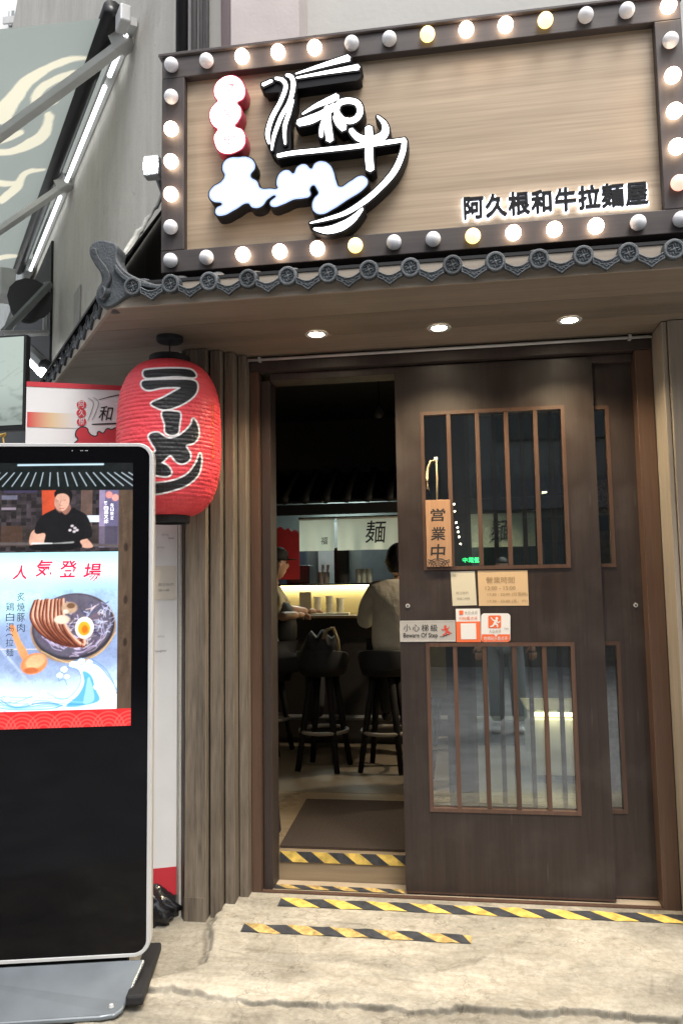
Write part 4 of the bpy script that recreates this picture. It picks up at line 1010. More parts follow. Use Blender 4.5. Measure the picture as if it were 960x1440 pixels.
m_sred = glow('screen_red_ink', tuple(lin((.80, .08, .22))), .8); m_sblk = glow('screen_black_ink', tuple(lin((.12, .16, .2))), .6); m_swht = glow('screen_white_ink', (.8, .8, .85), .8)
def ktext(body, x0, y0, x1, y1, m, **k):
    u0, _ = k_uv(x0, (y0 + y1) / 2); u1, _ = k_uv(x1, (y0 + y1) / 2); _, za = k_uv((x0 + x1) / 2, y1); _, zb_ = k_uv((x0 + x1) / 2, y0)
    return text('screen_lettering', body, kp(u0, za, .0052), KU, EZ, u0 - u1, zb_ - za, m, t, **k)
for ch, x, y, s_ in (('人', 19, 795, 20), ('気', 51, 787, 24), ('登', 85, 788, 24), ('場', 118, 792, 25)):
    ktext(ch, x, y, x + s_, y + s_, m_sred, weight=.018, shear=.15)
for k, ch in enumerate('炙焼豚肉'): ktext(ch, 25, 833 + k * 14.5, 36, 845 + k * 14.5, m_sblk)
for k, ch in enumerate('鶏白湯'): ktext(ch, 9.5, 847 + k * 14.5, 21, 859 + k * 14.5, m_sblk)
ktext('︵', 9, 891, 20, 895, m_sblk)
for k, ch in enumerate('拉麺'): ktext(ch, 9.5, 898 + k * 14, 20, 909 + k * 14, m_sblk)
for k, ch in enumerate('雞白湯叉燒'): ktext(ch, 147, 705 + k * 6.4, 153, 710.5 + k * 6.4, m_swht, weight=.02)
for k, ch in enumerate('每日限定'): ktext(ch, 156, 708 + k * 6, 160.5, 713 + k * 6, m_swht)
# rear pole and base
kc = kp(.40, 0, 0)
obj('rear_column', obox(BM(), kp(.56, .09, -.075), KU * .32, KN * .045, (0, 0, .8)), M_grey, t, bevel=.004)
def kq(u, off, z): v = KR + KD * u + KN * off; return (v.x, v.y, z)
bb = BM()
prof = [(-.16, .052), (-.16, .062), (.19, .082), (.19, .072)]
pts = [(.07, .30), (-.02, -.24), (.92, -.24), (.84, .30)]
prof_ = [(.13, .20, .080), (.085, .195, .082), (.062, .175, .088), (.055, .150, .098), (.014, .006, .172), (.80, .006, .172), (.80, .20, .080)]
tv = [bb.verts.new(kq(*p)) for p in prof_]; bv = [bb.verts.new(kq(p[0], p[1], p[2] - .014)) for p in prof_]
bb.faces.new(tv); bb.faces.new(bv[::-1])
for i in range(len(prof_)): bb.faces.new((bv[i - 1], bv[i], tv[i], tv[i - 1]))
ub = BM(); pl_ = [(.10, .18), (-.02, -.24), (.80, -.24), (.80, .18)]
prism(ub, [kq(p[0], p[1], 0)[:2] for p in pl_], .035, .064); obj('floor_plate', ub, M_blackm, t, bevel=.003)
o = obj('base_plate', bb, mat('base_grey_plate', (.15, .17, .185), .28, metal=.3, var=.15, scale=6), t, bevel=.006)
bb = BM(); obox(bb, kq(.055, -.27, .075), Vector(kq(.055, .16, .1)) - Vector(kq(.055, -.27, .075)) + Vector((0, 0, -.012)), KU * .06, (0, 0, .035))
obj('side_foot', bb, M_blackm, t, bevel=.008)
c = Vector(kq(.10, .165, .097)); obj('bolt', lathe(BM(), [(.001, .006), (.007, .005), (.009, -.004)], tuple(c), 12), M_silver, t)
obj('neck', obox(BM(), kp(.72, .06, -.05), KU * .64, KN * .035, (0, 0, .12)), M_blackm, t)

# =================================================================== WHITE BOARD behind lantern
BR = Vector((-1.239, 3.32, 0)); BL = Vector((-1.83, 3.07, 0)); BD = (BL - BR).normalized(); BN = Vector((BD.y, -BD.x, 0)); BN = BN if BN.y < 0 else -BN
BWd = (BL - BR).length; bz0, bz1 = .19, 2.395
t = thing('display_board', (BR.x + BD.x * .3, BR.y + BD.y * .3, .05), 'tall white and red printed advertising board standing behind the lantern', 'sign board')
def bp_(u, z, off=0): return BR + BD * u + BN * off + Vector((0, 0, z))
M_bw = mat('board_white', (.74, .74, .73), .4, var=.03)
obj('board_panel', obox(BM(), bp_(0, bz0, -.02), BD * BWd, BN * .02, (0, 0, bz1 - bz0)), M_bw, t)
def b_uv(x, y): p = onplane(x, y, BR, BN); return (p - BR).dot(BD), p.z
def bquad(name, x0, y0, x1, y1, m, off=.002):
    u0, _ = b_uv(x0, (y0 + y1) / 2); u1, _ = b_uv(x1, (y0 + y1) / 2); _, za = b_uv((x0 + x1) / 2, y1); _, zb_ = b_uv((x0 + x1) / 2, y0)
    return obj(name, obox(BM(), bp_(u0, za, off * .2), BD * (u1 - u0), BN * (off * .8), (0, 0, zb_ - za)), m, t)
obj('red_band', obox(BM(), bp_(0, bz1 - .022, .0004), BD * BWd, BN * .0012, (0, 0, .022)), M_red, t)
_, rz = b_uv(232, 1220)
obj('red_band', obox(BM(), bp_(0, bz0, .0004), BD * BWd, BN * .0012, (0, 0, rz - bz0)), M_red, t)
# faded red to cream band
u0, _ = b_uv(38, 590); u1, _ = b_uv(110, 590); _, za = b_uv(60, 601); _, zb_ = b_uv(60, 580)
Gu, Gz = np.meshgrid(np.linspace(u0 - .002, u1, 24), np.linspace(za, zb_, 3)); Pg = np.zeros(Gu.shape + (3,))
for a in range(3): Pg[..., a] = BR[a] + BD[a] * Gu + BN[a] * .0015 + (Gz if a == 2 else 0)
f_ = ((Gu - u0) / (u1 - u0))[..., None]; Cg = np.where(f_ < .5, lin((.80, .22, .25)) * (1 - 2 * f_) + lin((.84, .74, .58)) * 2 * f_, lin((.84, .74, .58)) * (2 - 2 * f_) + .74 * (2 * f_ - 1))
grid_mesh('fading_band', Pg, Cg, vcol('board_print', 0, .4), t, smooth=False)
zb4 = (0, 480, 2.824)
def bpoly(name, polys, m, off, offset=0):
    out = []
    for p in polys:
        q = []
        for x, y in p: u, z = b_uv(x / 2.824, 480 + y / 2.824); q.append((-u, z))
        out.append(q)
    return sheet(name, curve_mesh(out, 0, offset, True), m, Vector((BR.x, BR.y, 0)) + BN * off, -BD, EZ, t)
for c_ in ((325, 252), (324, 285), (325, 320)):
    bpoly('printed_logo', [[(c_[0] + 19 * math.cos(a * .35), c_[1] + 17 * math.sin(a * .35)) for a in range(18)]], M_red, .0022 + c_[1] * 1e-6)
def btext(ch, x0, y0, x1, y1, m, off=.003, **k):
    u0, _ = b_uv(x0, (y0 + y1) / 2); u1, _ = b_uv(x1, (y0 + y1) / 2); _, za = b_uv((x0 + x1) / 2, y1); _, zb_ = b_uv((x0 + x1) / 2, y0)
    text('printed_lettering', ch, bp_(u0, za, off), -BD, EZ, u0 - u1, zb_ - za, m, t, **k)
for k, ch in enumerate('阿久根'): btext(ch, 111, 564 + k * 11.8, 119, 573.5 + k * 11.8, M_bw)
btext('和', 139, 571, 160, 592, M_ink, weight=.008, shear=.2)
bpoly('printed_logo', [S([(366, 330), (420, 328), (470, 326)], [2, 3, 3]), S([(395, 232), (440, 220), (480, 212)], [1, 2, 2])], M_ink, .0024)
m_gline = mat('grey_print', (.30, .30, .31), .5)
bpoly('printed_logo', [S([(350, 225), (372, 245), (360, 290), (350, 315)], [1, 2, 2, 1]), S([(372, 222), (392, 245), (378, 290), (366, 312)], [1, 2, 2, 1])], m_gline, .0026)
rmn = [(302, 372), (318, 345), (345, 346), (352, 362), (366, 375), (386, 376), (392, 360), (410, 366), (428, 348), (444, 352), (460, 345), (480, 352), (490, 405), (300, 408), (312, 390)]
bpoly('printed_logo', [rmn], M_ink, .0024, .004); bpoly('printed_logo', [rmn], M_red, .0030, -.001)
# small notice and scribbles on the lower right of the board
bquad('paper_notice', 218, 796, 247.5, 843, mat('cream_paper', (.62, .58, .50), .7, var=.04), .0035)
btext('關注我們', 223, 820, 244, 824, m_gline, .0045)
btext('掃一掃', 223, 828, 238, 832, m_gline, .0045)
bb = BM()
for (x, y) in ((222, 770), (228, 752), (236, 757), (222, 895), (218, 916), (226, 915)):
    pts = []
    for k in range(9):
        u, z = b_uv(x + k * 1.1, y + 1.6 * math.sin(k * 2.3 + x)); pts.append(bp_(u, z, .0012))
    tube(bb, pts, .0009, 4)
obj('scribble', bb, m_gline, t)
for u in (.08, .55): obj('stand_leg', tube(BM(), [bp_(u, bz0 + .5, -.03), bp_(u, .06, -.06)], .012, 8), M_grey, t)
# black refuse bag under the board
c = atz(226, 1300, .09)
b = BM(); bmesh.ops.create_icosphere(b, subdivisions=4, radius=1)
for v in b.verts:
    n = v.co.copy(); a = math.atan2(n.y, n.x)
    r = 1 + .10 * math.sin(a * 7 + n.z * 3) + .08 * math.sin(a * 13 + n.z * 9) + .05 * math.sin(n.z * 17 + a * 3)
    v.co = Vector((n.x * .115 * r * (1.1 - .35 * max(n.z, 0)), n.y * .10 * r, max(n.z, -.75) * .10 * (1 + .15 * math.sin(a * 5))))
    v.co += Vector((-1.35, 3.28, .145))
meta(obj('refuse_bag', b, mat('black_bin_liner', (.010, .010, .012), .18, var=.1), smooth=False), 'crumpled shiny black plastic bag on the ground under the white board', 'bag')
for o in [bpy.data.objects['refuse_bag']]: o.data.polygons.foreach_set('use_smooth', [True] * len(o.data.polygons))

# =================================================================== NOTICES ON THE DOOR
YD = 3.4985
M_ply = wood('plaque_wood', (.36, .20, .11), (.55, .33, .19), 'z', rough=.5, fine=2, stretch=14, bump=.05)
X0_, Z0_, X1_, Z1_ = rect(599, 703, 634, 797, 3.488)
t = thing('hanging_plaque', ((X0_ + X1_) / 2, 3.488, Z0_), 'wooden open for business plaque hung by cord from a hook in the upper left pane', 'plaque')
obj('board', bx(X0_, 3.484, Z0_, X1_, 3.492, Z1_), M_ply, t, bevel=.001)
for k, ch in enumerate('営業中'): textpx('lettering', ch, 605, (715, 741, 765)[k], 626, (733, 760, 787)[k], 3.4835, M_ink, t, weight=.015, shear=.08)
for cx_, sgn in ((616, 1), (601, 0), (632, 0)):
    for r_ in (12, 9, 6, 3) if sgn else (10, 7):
        pts = []
        for k in range(9):
            a = math.pi * k / 8 if sgn else (math.pi * .5 * k / 8 + (0 if cx_ < 610 else math.pi / 2))
            v = at(cx_ + r_ * math.cos(a) * 1.2, 797 - r_ * math.sin(a), 3.4833); pts.append((v.x, 3.4833, max(v.z, Z0_ + .001)))
        bb = BM(); tube(bb, pts, .0011, 4); obj('wave_print', bb, M_ink, t)
M_rope = mat('hemp_cord', (.50, .40, .24), .8, var=.25, scale=200)
hk = at(613, 645, 3.49); hb = at(614, 703, 3.488)
obj('cord', tube(BM(), [(hk.x, 3.486, hk.z), (hk.x + .001, 3.485, (hk.z + hb.z) / 2), (hb.x, 3.488, hb.z - .006)], [.0035, .0042, .0032], 8), M_rope, t, smooth=True)
pts = [at(x, y, 3.487) for x, y in ((612, 648), (605, 648), (601, 658), (600, 672), (601, 688))]
obj('tassel', tube(BM(), pts, [.003, .0042, .0048, .0052, .0062], 8), M_rope, t, smooth=True)
obj('hook', bx(hk.x - .011, 3.482, hk.z - .008, hk.x + .007, 3.515, hk.z + .008), M_white, t, bevel=.003)

def notice(name, px, label, m, cat='notice', th=.0014, corners=None, Y=YD):
    X0, Z0, X1, Z1 = rect(*px, Y)
    t = thing(name, ((X0 + X1) / 2, Y, Z0), label, cat)
    if corners:
        q = [at(x, y, Y) for x, y in corners]
        me = curve_mesh([[(p.x, p.z) for p in q]], th / 2, 0, False); sheet('card', me, m, (0, Y + .0006, 0), EX, EZ, t)
    else: obj('card', bx(X0, Y - .0002, Z0, X1, Y + th, Z1), m, t)
    return t
YT = YD - .0014
t = notice('paper_notice', (633, 803, 670, 852), 'small cream paper notice taped above the orange and white stickers', mat('cream_card', (.60, .55, .42), .7, var=.04), corners=[(633, 804), (667, 803), (670, 851), (636, 852)])
textpx('printed_lettering', '關注我們', 641, 832, 658, 835.5, YT, M_inkgrey, t); textpx('printed_lettering', '掃描二維碼', 642, 840, 660, 843, YT, M_inkgrey, t); textpx('printed_lettering', '店', 636, 807, 641, 811, YT, M_inkgrey, t)
t = notice('paper_notice', (671, 802, 743, 852), 'larger tan handwritten opening hours card below the barred window', mat('tan_card', (.60, .42, .24), .7, var=.05), corners=[(671, 802.5), (741, 802), (743, 851.5), (673, 852)])
M_tanink = mat('tan_card_ink', (.33, .23, .12), .8)
for s_, x0, y0, x1, y1 in (('營業時間', 683, 811, 723, 820), ('12:00 - 15:00', 682, 824, 724, 829.5), ('17:30 - 22:00 (日至四)', 685, 833.5, 741, 838.5), ('17:30 - 23:00 (五、六)', 685, 843, 741, 848)):
    textpx('printed_lettering', s_, x0, y0, x1, y1, YT, M_tanink, t, weight=.004)
M_alu = mat('silver_grey_plate', (.50, .48, .45), .4, metal=.2, var=.03)
t = notice('warning_sign', (562, 872.5, 640, 902.5), 'silver plate warning to beware of the step with red stumbling figure', M_alu, 'sign', th=.0014)
X0, Z0, X1, Z1 = rect(562, 872.5, 640, 902.5, YT)
bb = BM(); e = .002
for a in ((X0 + e, Z0 + e, X1 - e, Z0 + e + .001), (X0 + e, Z1 - e - .001, X1 - e, Z1 - e), (X0 + e, Z0 + e + .0012, X0 + e + .001, Z1 - e - .0012), (X1 - e - .001, Z0 + e + .0012, X1 - e, Z1 - e - .0012)):
    box(bb, a[0], YT, a[1], a[2], YT + .0008, a[3])
obj('border', bb, M_white, t)
for k, ch in enumerate('小心梯級'): textpx('printed_lettering', ch, 567 + k * 12.6, 878, 577 + k * 12.6, 888, YT, M_ink, t, weight=.004)
textpx('printed_lettering', 'Beware Of Step', 567, 890, 615, 898.5, YT, M_ink, t, weight=.012)
M_fig = mat('red_figure', (.62, .07, .04), .5)
zz4 = (540, 780, 4.364)
polypx('stumbling_figure', [[(a * 0 + 374 + 8 * math.cos(a), 441 + 8 * math.sin(a)) for a in [k * .7 for k in range(9)]]], YT, M_fig, t, zoom=zz4)
for s_ in (S([(372, 450), (380, 462), (388, 475)], [6, 9, 8]), S([(388, 475), (400, 478), (396, 492)], [6, 5, 4]), S([(382, 474), (374, 486), (360, 494)], [6, 5, 4]), S([(372, 455), (360, 462), (350, 455)], [4, 3, 2]), S([(380, 455), (392, 452), (398, 442)], [4, 3, 2])):
    dep[0] += 1; polypx('stumbling_figure', [s_], YT - dep[0] * 4e-5, M_fig, t, smooth=False, zoom=zz4)
polypx('stair_line', [[(340, 502), (362, 502), (362, 495), (380, 495), (380, 488), (398, 488), (398, 480), (415, 480), (415, 484), (402, 484), (402, 492), (384, 492), (384, 499), (366, 499), (366, 506), (340, 506)]], YT, M_ink, t, smooth=False, zoom=zz4)
M_org = mat('orange_print', (.78, .15, .05), .45, var=.03); M_stw = mat('sticker_white', (.75, .74, .72), .45, var=.02)
t = notice('sticker', (641, 856, 675, 903), 'left orange and white vertical review sticker next to the warning sign', M_stw, 'sticker')
X0, Z0, X1, Z1 = rect(641, 874, 675, 903, YT)
obj('orange_print', bx(X0, YT, Z0 + .0002, X1, YT + .0008, Z1), M_org, t)
X0, Z0, X1, Z1 = rect(647.5, 876.5, 669, 899, YT - .0006); obj('white_square', bx(X0, YT - .0008, Z0, X1, YT - .0002, Z1), M_stw, t)
X0, Z0, X1, Z1 = rect(645, 858.5, 651, 864.5, YT); obj('logo_square', bx(X0, YT, Z0, X1, YT + .0008, Z1), M_org, t, bevel=.0005)
textpx('printed_lettering', '大众点评', 652.5, 859, 671, 864.5, YT, M_inkgrey, t); textpx('printed_lettering', '扫码看点评', 645, 867, 671, 872, YT, M_org, t)
sq = rrect(1, 1, .12)
def cardpx(x0, y0, x1, y1): return [(x0 + (x1 - x0) * x, y0 + (y1 - y0) * y) for x, y in sq]
X0, Z0, X1, Z1 = rect(676, 862.5, 717, 903, YD)
t = thing('sticker', ((X0 + X1) / 2, YD, Z0), 'right square white sticker with orange running figure logo', 'sticker')
polypx('card', [cardpx(676, 862.5, 717, 903)], YD + .0006, M_stw, t, smooth=False, extrude=.0007)
polypx('orange_print', [[(677, 892), (694, 892), (697, 895), (700, 892), (716.5, 892), (716, 901.5), (714, 902.6), (678, 902.6), (676.5, 901)]], YT + .0006, M_org, t, smooth=False)
polypx('logo_square', [cardpx(686, 865.5, 704, 883.5)], YT + .0005, M_org, t, smooth=False)
polypx('running_figure', [[(a * 0 + 698 + 2 * math.cos(a), 869.5 + 2 * math.sin(a)) for a in [k * .7 for k in range(9)]]], YT, M_stw, t)
for k, s_ in enumerate((S([(698, 871.5), (696.5, 874), (694.5, 877)], [1.6, 1.9, 1.5]), S([(697, 872.5), (693, 872), (690, 868.5)], [.9, .9, .7]), S([(697.5, 873), (700, 875.5), (702.5, 873.5)], [.9, .9, .7]),
                         S([(694.5, 877), (692.5, 880), (689, 881)], [1.3, 1.1, .8]), S([(695, 877), (698.5, 878.5), (699, 882)], [1.3, 1.1, .8]))):
    polypx('running_figure', [s_], YT - .0001 * (k + 1), M_stw, t, smooth=False)
textpx('printed_lettering', '大众点评', 687, 885.5, 704, 890.5, YT, M_inkgrey, t); textpx('printed_lettering', '吃喝玩乐看点评', 680, 895, 713, 900.5, YT - .0002, M_stw, t)
textpx('printed_lettering', 'TM', 708, 883, 714, 886, YT, M_inkgrey, t)

# =================================================================== HAZARD TAPES
M_yel = mat('hazard_yellow', (.64, .45, .10), .6, var=.4, scale=25); M_yeld = mat('worn_hazard_yellow', (.44, .30, .10), .75, var=.5, scale=40); M_blk = mat('hazard_black', (.035, .037, .042), .6, var=.4, scale=30)
def tape(label, A, B, wid, n, m, lift, up_=(0, 1, 0), surf=None, stripes=None, thick=.0012):
    """a taped strip of slanting stripes from A to B"""
    A, B, W_ = Vector(A), Vector(B), Vector(up_) * wid
    t = thing('hazard_tape', tuple(A), label, 'tape')
    L = (B - A).length; dirv = (B - A).normalized(); nn = Vector(dirv).cross(Vector(up_)).normalized()
    bms = [BM(), BM()]
    period = L / n; slant = wid * 1.3
    segs = 3
    def P(s, w):
        s = min(max(s, 0), L); p = A + dirv * s + W_ * w
        if surf: p = Vector((p.x, p.y, float(ground_h(np.array(p.x), np.array(p.y))) + lift + .0015 * math.sin(s * 40) + .0008 * math.sin(s * 131)))
        else: p = p + Vector((0, -lift, 0))
        return p
    k = -2
    while k * period / 2 < L + slant:
        s0 = k * period / 2; s1 = s0 + period / 2
        for q in range(segs):
            a0 = s0 + (s1 - s0) * q / segs; a1 = s0 + (s1 - s0) * (q + 1) / segs
            ps = [P(a0 + slant, 0), P(a1 + slant, 0), P(a1, 1), P(a0, 1)]
            if (ps[1] - ps[0]).length < 1e-5 and (ps[2] - ps[3]).length < 1e-5: continue
            b = bms[k % 2]
            try:
                vs = [b.verts.new(p) for p in ps]; b.faces.new(vs)
            except Exception: pass
        k += 1
    for b in bms: bmesh.ops.remove_doubles(b, verts=b.verts, dist=1e-6)
    for b, mm, nm in ((bms[0], m, 'yellow_stripes'), (bms[1], M_blk, 'black_stripes')):
        bmesh.ops.dissolve_degenerate(b, edges=b.edges, dist=1e-6)
        o = obj(nm, b, mm, t)
    return t
a, c = atz(390, 1275, .15), atz(950, 1300, .15)
tape('bright yellow and black tape along the pavement just outside the doors', (a.x, a.y, 0), (.845, c.y + .0, 0), .068, 9.0, M_yel, .003, surf=True)
a, c = atz(338, 1312, .125), atz(663, 1329, .125)
tape('shorter worn yellow and black tape stuck lower on the concrete ramp', (a.x, a.y, 0), (c.x, c.y, 0), .060, 5.2, M_yeld, .003, surf=True)
t_ = tape('grubby yellow and black tape on the landing edge in front of the step', (-.856, 3.499, DT), (-.28, 3.499, DT), .045, 4.5, M_yeld, 0)
t_.location.z += .0085
za, zb_ = at(480, 1214, 3.612).z, at(480, 1199, 3.612).z
tape('yellow and black tape on the inner step riser below the brown mat', (-.853, 3.608, za), (-.265, 3.608, za), zb_ - za, 4, M_yel, .002, up_=(0, 0, 1))

# =================================================================== INTERIOR
FZ = .270
b = BM(); box(b, -.86, 3.496, .0, .775, 3.6075, DT + .004); obj('landing', b, mat('beige_landing_tile', (.42, .34, .24), .5, var=.12), None); meta(bpy.data.objects['landing'], kind='structure')
def inx(Y_, off=.06): return WP.x - (Y_ - WP.y) * .616 / .788 + off      # just inside the side wall
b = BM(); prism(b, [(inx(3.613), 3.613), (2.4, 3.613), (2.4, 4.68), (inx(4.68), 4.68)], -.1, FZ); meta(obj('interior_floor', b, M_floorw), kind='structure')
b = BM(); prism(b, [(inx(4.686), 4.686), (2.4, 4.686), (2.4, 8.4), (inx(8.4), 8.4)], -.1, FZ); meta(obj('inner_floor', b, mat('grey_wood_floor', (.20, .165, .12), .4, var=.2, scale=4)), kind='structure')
b = BM(); box(b, inx(4.68), 4.6795, -.1, 2.4, 4.6865, FZ - .006); meta(obj('floor_joint', b, M_blackm), kind='structure')
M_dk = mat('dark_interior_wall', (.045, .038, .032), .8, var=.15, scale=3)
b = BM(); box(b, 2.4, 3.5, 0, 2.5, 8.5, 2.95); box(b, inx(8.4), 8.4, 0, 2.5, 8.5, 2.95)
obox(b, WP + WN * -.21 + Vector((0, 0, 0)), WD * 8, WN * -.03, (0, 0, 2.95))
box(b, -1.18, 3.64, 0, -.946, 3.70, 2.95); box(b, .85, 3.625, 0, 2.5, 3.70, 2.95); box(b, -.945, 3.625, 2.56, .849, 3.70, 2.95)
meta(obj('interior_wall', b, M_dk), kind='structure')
b = BM(); prism(b, [(inx(3.52), 3.52), (2.5, 3.52), (2.5, 8.5), (inx(8.5), 8.5)], 2.9, 2.99); meta(obj('interior_ceiling', b, M_blackm), kind='structure')
meta(obj('inner_light_block', bx(inx(6.52), 6.52, 2.30, 2.4, 6.60, 2.9), M_dk), kind='structure')  # added panel that keeps the kitchen lamp from lighting the upper room
# mat
q = [atz(387, 1195, FZ + .006), atz(575, 1202, FZ + .006), atz(575, 1131, FZ + .006), atz(431, 1127, FZ + .006)]
b = BM(); prism(b, [(-.875, 3.70), (.35, 3.70), (.35, 4.50), (-.905, 4.50)], FZ + .001, FZ + .012)
meta(obj('door_mat', b, mat('brown_coir_mat', (.055, .036, .024), .95, var=.35, scale=120, bump=.9, bscale=300)), 'dark brown coir door mat lying just inside the doorway', 'mat')

# counter
t = thing('service_counter', (-1.2, 6.2, FZ), 'dark service counter with a yellow lit band across the back of the shop', 'counter')
CX0, CX1 = -3.1, .95
obj('counter_front', bx(CX0, 6.12, FZ, CX1, 6.2, 1.235), mat('counter_dark_panel', (.030, .025, .022), .5), t)
obj('worktop', bx(CX0, 5.98, 1.237, CX1, 6.42, 1.258), wood('counter_top_wood', (.12, .075, .035), (.22, .15, .075), 'x', rough=.35), t, bevel=.003)
obj('lit_panel', bx(CX0, 6.36, 1.259, CX1, 6.38, 1.472), mat('cream_back_panel', (.50, .46, .28), .6, var=.03), t)
obj('shelf', bx(CX0, 6.24, 1.490, CX1, 6.70, 1.505), M_black, t)
obj('light_strip', bx(CX0, 6.325, 1.476, CX1, 6.345, 1.489), glow('warm_strip', (1, .84, .42), 9), t)
obj('kick_rail', tube(BM(), [(CX0, 6.03, .48), (CX1, 6.03, .48)], .02, 8), M_grey, t)
la = bpy.data.lights.new('strip_light', 'AREA'); la.shape = 'RECTANGLE'; la.size = 3.9; la.size_y = .02; la.energy = 3.0; la.color = (1, .82, .42)
o = bpy.data.objects.new('strip_light', la); COL.objects.link(o); o.parent = t; o.location = Vector((-1.1, 6.335, 1.474)) - t.location
# kitchen back wall (stainless) and hood
t = thing('kitchen_wall', (-1.1, 7.4, FZ), 'stainless steel kitchen backwall with hoods and pipes seen under the curtains', 'kitchen unit')
obj('steel_sheet', bx(-3.1, 7.42, FZ, 1.2, 7.45, 2.6), mat('dim_stainless', (.12, .135, .13), .35, metal=.7, var=.3, scale=2), t)
for k in range(9):
    x = -2.6 + k * .42; obj('steel_panel', bx(x, 7.36 - .02 * (k % 3), 1.3 + .1 * (k % 2), x + .30, 7.418, 1.85 + .08 * (k % 4)), mat('stainless_' + 'abc'[k % 3], ((.30, .33, .33), (.10, .11, .12), (.05, .06, .08))[k % 3], .3, metal=.6), t)
kl = bpy.data.lights.new('kitchen_lamp', 'AREA'); kl.size = .5; kl.energy = 15; kl.color = (.85, 1, .95)
t2 = thing('kitchen_lamp', (-1.1, 6.95, 2.5), 'dim cool kitchen lamp behind the cloth curtains', 'lamp')
obj('lamp_tube', bx(-1.7, 6.93, 2.47, -.3, 6.97, 2.50), glow('cool_tube', (.8, 1, .95), 2.5), t2)
o = bpy.data.objects.new('lamp_light', kl); COL.objects.link(o); o.parent = t2; o.location = (0, 0, -.05)

# indoor little eave over the counter
t = thing('inner_eave', (-1.1, 6.2, 2.1), 'dark tiled inner eave above the cloth curtains inside the shop', 'roof')
bb = BM(); quad(bb, (-3.1, 5.95, 2.13), (1.0, 5.95, 2.13), (1.0, 6.5, 2.42), (-3.1, 6.5, 2.42)); obj('roof_slope', bb, M_blackm, t)
for k in range(24):
    x = -3.0 + k * .165; bb = tube(BM(), [(x, 5.94, 2.155), (x, 6.5, 2.45)], .035, 10); obj('roll_tile', bb, M_tile if False else M_blackm, t, smooth=True)
obj('fascia', bx(-3.1, 6.0, 2.045, 1.0, 6.02, 2.128), M_blackm, t)
# noren cloths
M_cloth = mat('cream_cloth', (.74, .73, .62), .9, var=.05, bump=.2, bscale=200)
def translucent(m, c, f=.5):
    n_ = m.node_tree; pb = n_.nodes['Principled BSDF']; tl = n_.nodes.new('ShaderNodeBsdfTranslucent'); tl.inputs[0].default_value = col4(c)
    mx = n_.nodes.new('ShaderNodeMixShader'); mx.inputs[0].default_value = f
    n_.links.new(pb.outputs[0], mx.inputs[1]); n_.links.new(tl.outputs[0], mx.inputs[2]); n_.links.new(mx.outputs[0], n_.nodes['Material Output'].inputs[0])
translucent(M_cloth, (.85, .86, .70))
def noren(x0, x1, z0, z1, lab, chars, Y=6.02, seed=0):
    t = thing('noren_curtain', ((x0 + x1) / 2, Y, z0), lab, 'curtain', 'cloth curtains over the counter')
    cols_, rows_ = 40, 20
    U_, V_ = np.meshgrid(np.linspace(x0, x1, cols_), np.linspace(z0, z1, rows_))
    f = (z1 - V_) / (z1 - z0)
    yy = Y - .02 + .012 * np.sin(U_ * 23 + seed) * f + .006 * np.sin(U_ * 57 + seed * 2) * f
    grid_mesh('cloth', np.stack([U_, yy, V_], -1), None, M_cloth, t)
    obj('curtain_rod', tube(BM(), [(x0 - .01, Y, z1 + .004), (x1 + .01, Y, z1 + .004)], .008, 8), M_black, t)
    for ch, a, b_, sz in chars: text('lettering', ch, (a, Y - .048, b_), EX, EZ, sz, sz * 1.05, M_ink, t, weight=.006, shear=.1)
a0, a1 = at(421, 750, 6.0).x, at(470, 750, 6.0).x; zt_, zb2 = at(480, 728, 6.0).z, at(480, 774, 6.0).z
c1 = at(452, 766, 6.0)
noren(a0, a1, zb2, zt_, 'left cream cloth curtain with a small faint character', [('福', c1.x, c1.z, .055)], seed=1)
b0, b1 = at(474, 750, 6.0).x, at(610, 750, 6.0).x; c2 = at(514, 764, 6.0)
noren(b0, b1, zb2, zt_, 'middle cream cloth curtain with a bold black character in the doorway', [('麺', c2.x, c2.z, .165)], seed=2)
d0, d1 = at(614, 750, 6.0).x, at(752, 750, 6.0).x; c3 = at(690, 761, 6.0)
noren(d0, d1, zb2, zt_, 'right cream cloth curtain seen only through the barred upper window', [('麺', c3.x, c3.z, .155)], seed=3)
# red banner left
p0, p1 = at(360, 735, 6.0), at(421, 775, 6.0)
bb = BM(); n_ = 12; pts = [(p0.x + (p1.x - p0.x) * k / n_ / 1.0, p0.z - .08 * k / n_ + (.012 if k % 2 else -.012)) for k in range(n_ + 1)]
lo = [(x, p1.z - .22) for x, z in pts]
for k in range(n_):
    bb.faces.new([bb.verts.new(v) for v in ((pts[k][0], 6.0, pts[k][1]), (pts[k + 1][0], 6.0, pts[k + 1][1]), (lo[k + 1][0], 6.0, lo[k + 1][1]), (lo[k][0], 6.0, lo[k][1]))])
o = obj('red_banner', bb, mat('red_cloth', (.60, .04, .05), .7)); sm = o.modifiers.new('thick', 'SOLIDIFY'); sm.thickness = .004
meta(o, 'red scalloped cloth banner hanging at the far left inside the shop', 'banner')

